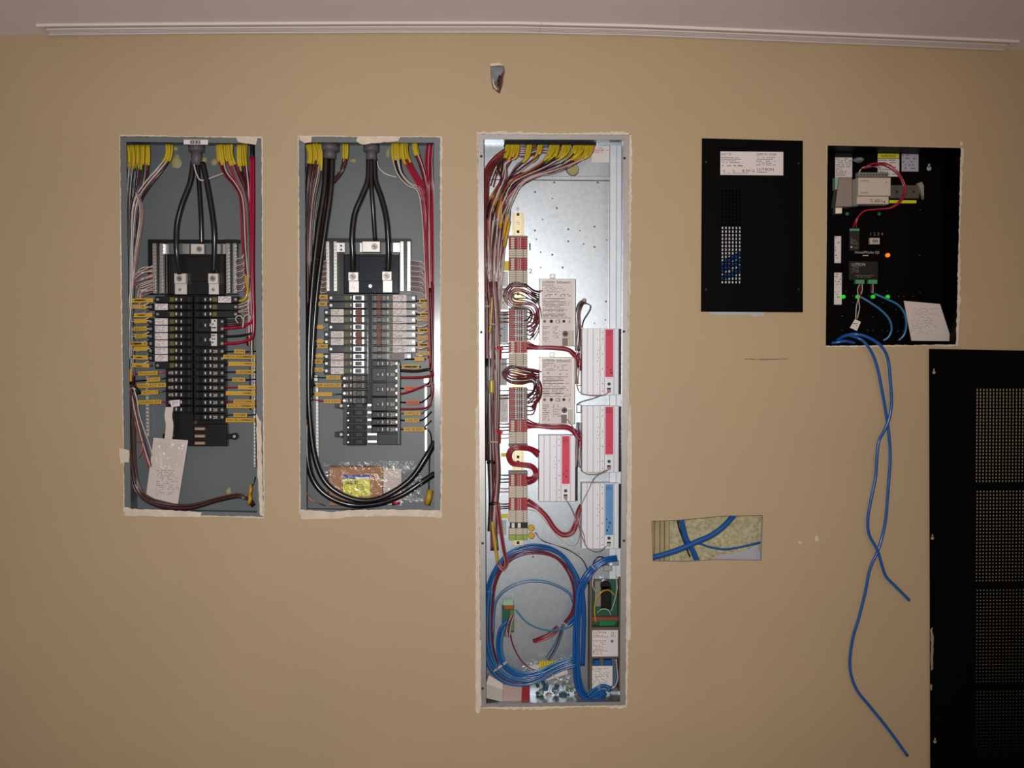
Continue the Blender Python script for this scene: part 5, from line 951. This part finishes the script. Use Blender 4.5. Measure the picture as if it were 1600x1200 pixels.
g = MB(); g.pq([(1311, 277), (1331.5, 277), (1331.5, 323), (1305, 323)], .05, .03, MTL, .001); g.pb(1305, 277, 1311, 296, .055, .02, PGRN); finish('housing', g, t); g = MB(); g.pb(1305, 324, 1316, 334, .06, .02, CHROME, .001); finish('foot', g, t)
t = thing('din_power_supply', 'white power supply block on horizontal rail in ' + E_, 'power supply', P(1365, 320, .08)); WHT = mat('cream white case', (208, 194, 182), .5)
g = MB(); g.pb(1341, 277, 1392, 306, .045, .035, WHT, .0015); finish('upper_case', g, t); g = MB(); g.pb(1339, 306.5, 1389, 319, .05, .03, WHT, .0015); finish('lower_case', g, t)
g = MB(); g.pb(1341, 269, 1388, 276.5, .055, .02, GRT, .001)
for k in range(9): g.cyl(1346 + k * 4.8, 273, .0535, .002, 1.3, INK, 6)
finish('terminal_row', g, t); g = MB(); g.text('LUTRON', 1345, 281.5, 1358, 284, .0447, INK); g.text('LINK', 1345, 300, 1357, 302.5, .0447, INK); g.text('TL 600-1', 1359, 311.5, 1378, 316, .0497, INK); g.cyl(1382, 315.5, .0492, .001, 1.3, INK, 8); g.cyl(1385, 285, .0442, .001, .8, INK, 8); finish('lettering', g, t)
g = MB(); g.pb(1332, 280, 1341, 322, .06, .02, GRT, .001); finish('side_plate', g, t)
t = thing('rail', 'short grey horizontal rail right of the white power supply', 'mounting rail', P(1415, 312, .08)); g = MB(); g.pb(1391, 289, 1436, 310, .072, .008, mat('rail grey', (96, 88, 84), .45, .4), .0005); finish('rail_web', g, t); g = MB(); g.pb(1390, 312.5, 1432, 317.5, .068, .008, YLAB, .0005); finish('yellow_stripe', g, t)
g = MB(); g.pq([(1434, 286), (1441, 284), (1444, 290), (1444, 311), (1440, 314), (1432, 312)][:4], .064, .014, mat('clear clamp', (150, 148, 138), .3), .001); finish('end_clamp', g, t)
for x in (1401.5, 1428): g = MB(); g.cyl(x, 299.5, .0715, .002, 2.4, INK, 10); finish('slot', g, t)
for x in (1324, 1374): 
    g = MB(); g.cyl(x, 334, .082, .003, 3, mat('unlit green lens', (40, 110, 90), .3), 12); tag(finish('indicator_lamp', g), f'unlit green screw head, {"left" if x < 1350 else "right"} one below power supply', 'indicator lamp')
wire_obj([(1352, 262, .04), (1362, 256, .035), (1385, 256, .035), (1402, 268, .03), (1413, 286, .03), (1414, 302, .03), (1406, 316, .03), (1392, 325, .035), (1370, 327, .04), (1350, 330, .045), (1338, 343, .05), (1333, 356, .06)], 1.3, 'crimson', 'red wire pair member, outer, curving round the white power supply'); wire_obj([(1344, 264, .045), (1365, 260, .04), (1380, 258, .04), (1400, 270, .035), (1411, 288, .035), (1412, 302, .035), (1403, 316, .035), (1388, 325, .04), (1360, 328, .045), (1345, 334, .05), (1338, 348, .055), (1338, 356, .06)], 1.2, 'red', 'darker red wire, inner, curving round the white power supply')
wire_obj([(1342, 270, .05), (1348, 262, .045), (1362, 260, .045), (1375, 262, .05)], 1, 'white', 'short white wire on top of the white power supply')
blob(1341, 250, 9, 5, .06, mat('clear tape wad', (130, 136, 130), .3), 'pale clear fitting at upper left of ' + E_, 'fitting', 'cable_fitting', .02)
g = MB(); g.cyl(1452, 263, .083, .002, 4, PGRN, 14); g.pb(1450.5, 256, 1453.5, 262, .083, .002, PGRN, .0005); tag(finish('keyhole_slot', g), 'pale keyhole slot at top right of ' + E_, 'keyhole')
t = thing('network_controller', 'black circuit controller with small white print in ' + E_, 'control module', P(1345, 440, .08)); PW = mat('white silkscreen', (190, 186, 182), .6); g = MB(); g.pb(1327, 356, 1343, 392, .066, .017, BLK, .001); g.pb(1326, 408, 1372, 438, .066, .017, BLK, .001); g.pb(1318, 392, 1375, 440, .074, .01, BLKM, .001); finish('housing', g, t)
g = MB(); g.pb(1328, 357, 1343, 361, .062, .006, GRN, .0006); finish('upper_connector', g, t); 
for xa in (1337, 1357): g = MB(); g.pb(xa, 437, xa + 14, 443.5, .06, .012, GRN, .0008); finish('lower_connector', g, t)
g = MB(); g.text('HomeWorks QS', 1336, 392, 1374, 397, .0735, PW); g.text('LUTRON', 1331, 411, 1352, 415.5, .0655, PW); g.fine(1330, 417, 1344, 427, .0655, 4, INKG, .8); g.fine(1336, 430, 1372, 435, .0655, 2, INKG, .8); g.fine(1329, 372, 1341, 383, .0655, 4, INKG, .8); g.cyl(1330.5, 386, .0655, .0006, 1.8, PW, 8); g.text('usb', 1334, 384.5, 1341, 388, .0655, INKG); g.pb(1348, 398.5, 1357, 400, .0735, .0004, PW); finish('printing', g, t)
g = MB(); g.pb(1360, 371.5, 1375, 381.5, .068, .012, BEI, .002); g.pb(1363, 374, 1372, 379, .0675, .001, GRT); finish('data_port', g, t)
g = MB(); g.text('1 2 3 4', 1360, 363, 1380, 368, .0735, INKG); finish('port_numbers', g, t)
for k, (x, y) in enumerate(((1318.5, 463.5), (1341, 463.5), (1365, 463.5), (1388, 463.5))):
    g = MB(); g.cyl(x, y, .076, .008, 3.1, GLOWG, 14); tag(finish('indicator_lamp', g), f'lit green lamp, {ordn(k)} from left in the row inside {E_}', 'indicator lamp', 'lit green lamps')
g = MB(); g.cyl(1388, 398.5, .076, .008, 3.4, GLOWO, 14); tag(finish('indicator_lamp', g), 'lit orange lamp near centre of ' + E_, 'indicator lamp')
g = MB(); g.cyl(1324, 399, .076, .008, 2.6, mat('brass standoff', (190, 150, 70), .35, .6), 12, INK); tag(finish('standoff_screw', g), 'brass screw at left of the controller in ' + E_, 'screw')
g = MB()
for x, y in ((1316, 494), (1341, 494), (1364, 495), (1411, 495), (1333, 462), (1357, 462), (1404, 463), (1412, 463), (1427, 463), (1437, 457), (1387, 455), (1333, 473), (1380, 473), (1400, 484), (1316, 516), (1356, 516), (1364, 516), (1379, 516), (1387, 517), (1403, 517), (1411, 517), (1437, 399), (1438, 328), (1322, 455)): g.cyl(x, y, .0845, .001, .9, mat('perforation', (96, 88, 84), .6), 6)
finish('perforations', g, en)['kind'] = 'stuff'
def curl(pth, c, lab, r=1): wire_obj(pth, r, c, lab + ' in ' + E_)
curl([(1344, 443, .065), (1340, 452, .06), (1341, 465, .055), (1338, 480, .05), (1337, 498, .05)], 'white', 'left white conductor from lower connector', .8); curl([(1347, 443, .065), (1347, 455, .06), (1342, 468, .055), (1343, 482, .05), (1339, 498, .05)], 'white', 'right white conductor from lower connector', .8); curl([(1344, 443, .06), (1344, 455, .055), (1345, 466, .05)], 'red', 'red conductor from lower connector', .8)
curl([(1364, 443, .065), (1364, 458, .06)], 'white', 'white conductor above third lamp', .8); curl([(1361, 443, .065), (1361, 455, .06), (1364, 460, .06)], 'maroon', 'dark red conductor above third lamp', .8)
curl([(1345, 464, .05), (1360, 473, .045), (1378, 486, .045), (1390, 500, .045), (1393, 515, .05), (1388, 527, .055), (1380, 532, .06)], 'pale blue', 'left blue cable arching from lower connector', 1.9); curl([(1366, 459, .05), (1385, 467, .045), (1404, 477, .045), (1414, 492, .045), (1416, 510, .05), (1412, 524, .055), (1404, 532, .06)], 'pale blue', 'right blue cable arching from lower connector', 1.9)
g = MB(); g.pq([(1336, 498.5), (1345, 503), (1339, 517), (1328, 512)], .05, .0008, LAB); g.fine(1333, 505, 1340, 512, .0497, 2, INK, .8, .3); tag(finish('paper_tag', g), 'small tilted white paper tag hanging from white conductors in ' + E_, 'tag')
t = tag(finish('booklet', MB().pq([(1412.5, 470), (1469, 475), (1487.5, 533), (1424.5, 532.5)], .04, .003, PAPER, .0004).fine(1424, 482, 1468, 524, .0397, 16, INKG, .45, .2)), 'tilted white booklet leaning in lower right corner of ' + E_, 'booklet')
cable([(1300, 536, .012), (1308, 535, .004), (1320, 533, .0), (1335, 536, .01)], 2.4, 'blue', 'short blue cable lying on bottom edge of ' + E_)
# two blue cables hanging down the wall
HB = 'blue cables hanging from the black enclosure'
cable([(1308, 532, .02), (1320, 525, 0), (1336, 522, -.018), (1356, 527, -.024), (1376, 540, -.022), (1387, 560, -.02), (1391, 595, -.018), (1393, 630, -.016), (1389, 655, -.014), (1381, 674, -.012), (1373, 690, -.012), (1370, 715, -.012), (1368, 745, -.012), (1361, 780, -.012), (1356, 810, -.012), (1358, 835, -.012), (1371, 860, -.014), (1377, 880, -.014), (1384, 900, -.012), (1398, 915, -.008), (1410, 927, -.006), (1421, 938, -.006)], 2.4, 'blue', 'shorter blue cable hanging from black enclosure, ending beside tall black grille', group=HB, n=5)
cable([(1310, 530, .03), (1322, 524, .01), (1340, 528, -.012), (1352, 536, -.016), (1364, 555, -.014), (1372, 580, -.012), (1379, 615, -.01), (1385, 650, -.006), (1389, 680, -.006), (1391, 715, -.006), (1388, 760, -.006), (1384, 810, -.006), (1378, 840, -.006), (1371, 862, -.008), (1359, 890, -.006), (1352, 925, -.006), (1342, 965, -.006), (1333, 995, -.006), (1328, 1030, -.006), (1330, 1055, -.006), (1340, 1080, -.006), (1362, 1107, -.006), (1390, 1142, -.006), (1418, 1181, -.006)], 2.4, 'blue', 'longer blue cable hanging from black enclosure down towards floor', group=HB, n=5)

# =================================================================== BLACK GRILLE PANEL
GP = thing('grille_panel', 'tall black perforated grille panel leaning against wall at lower right', 'grille panel', (P(1620, 1100).x, -.01, 0))
yf = -.006; zb = 0.0
XR = 1790; holesY = [(606.5, 756.5), (766.5, 909), (918.5, 1066.5), (1077, 1225), (1235, 1383), (1393, 1541), (1551, 1600)]
holesY = [(606.5, 754), (765, 909), (919, 1066.5), (1077, 1225), (1235, 1383), (1393, 1541)]
gx0 = lambda y: 1523.5 + (0 if y < 1000 else (y - 1000) * .035)
g = MB(); XL = 1524; X2 = 1730; ls = 1452
def solid(x0, y0, x1, y1, nm='sheet'):
    g.pb(x0, y0, x1, y1, yf, .002, BLKM)
zl = P(1452, 545, yf); bottom_py = 545
while P(1452, bottom_py, yf).z > .002: bottom_py += 1
g.pq([(1452, 545), (1524, 546.4), (1524, bottom_py), (1455, bottom_py)], yf, .002, BLKM); g.pq([(1524, 546.4), (X2, 550), (X2, 606.5), (1524, 606.5)], yf, .002, BLKM)
for (a, b), (c_, d_) in zip(holesY, holesY[1:]): g.pb(1524, b, X2, c_, yf, .002, BLKM)
g.pb(1524, holesY[-1][1], X2, bottom_py, yf, .002, BLKM); g.pb(X2, 550, XR, bottom_py, yf, .002, BLKM)
finish('sheet', g, GP)
px_, py_ = 5.12, 5.36
for k, (a, b) in enumerate(holesY):
    g = MB(); n = int(round((X2 - 1524) / px_))
    for i in range(n + 1): g.pb(1524 + i * px_ - .7, a - .3, 1524 + i * px_ + .7, b + .3, yf + .0004, .0014, BLKM)
    m_ = int(round((b - a) / py_)); hh = (b - a) / m_
    for j in range(m_ + 1): g.pb(1523.5, a + j * hh - .7, X2, a + j * hh + .7, yf + .0003, .0014, BLKM)
    finish('mesh_grid', g, GP)['kind'] = 'stuff'
for x, y in ((1459.5, 581), (1457, 840), (1461, 1158)):
    g = MB(); g.cyl(x, y + 1, yf - .0006, .0012, 2.8, mat('wall seen through keyhole', (170, 150, 118), .7), 12); g.pb(x - 1, y - 5, x + 1, y, yf - .0006, .001, MATS['wall seen through keyhole'], .0002); finish('keyhole', g, GP)
splat([(1453, 984), (1457, 980), (1459, 1000), (1458, 1045), (1454, 1048), (1455, 1010)], yf - .0006, mat('scraped paint', (150, 132, 112), .8), GP, 'scrape', .0005); splat([(1454, 1070), (1457, 1070), (1456, 1078), (1454, 1078)], yf - .0006, MATS['scraped paint'], GP, 'scrape', .0005)
for o in bpy.data.objects:
    if '_o' in o: del o['_o']
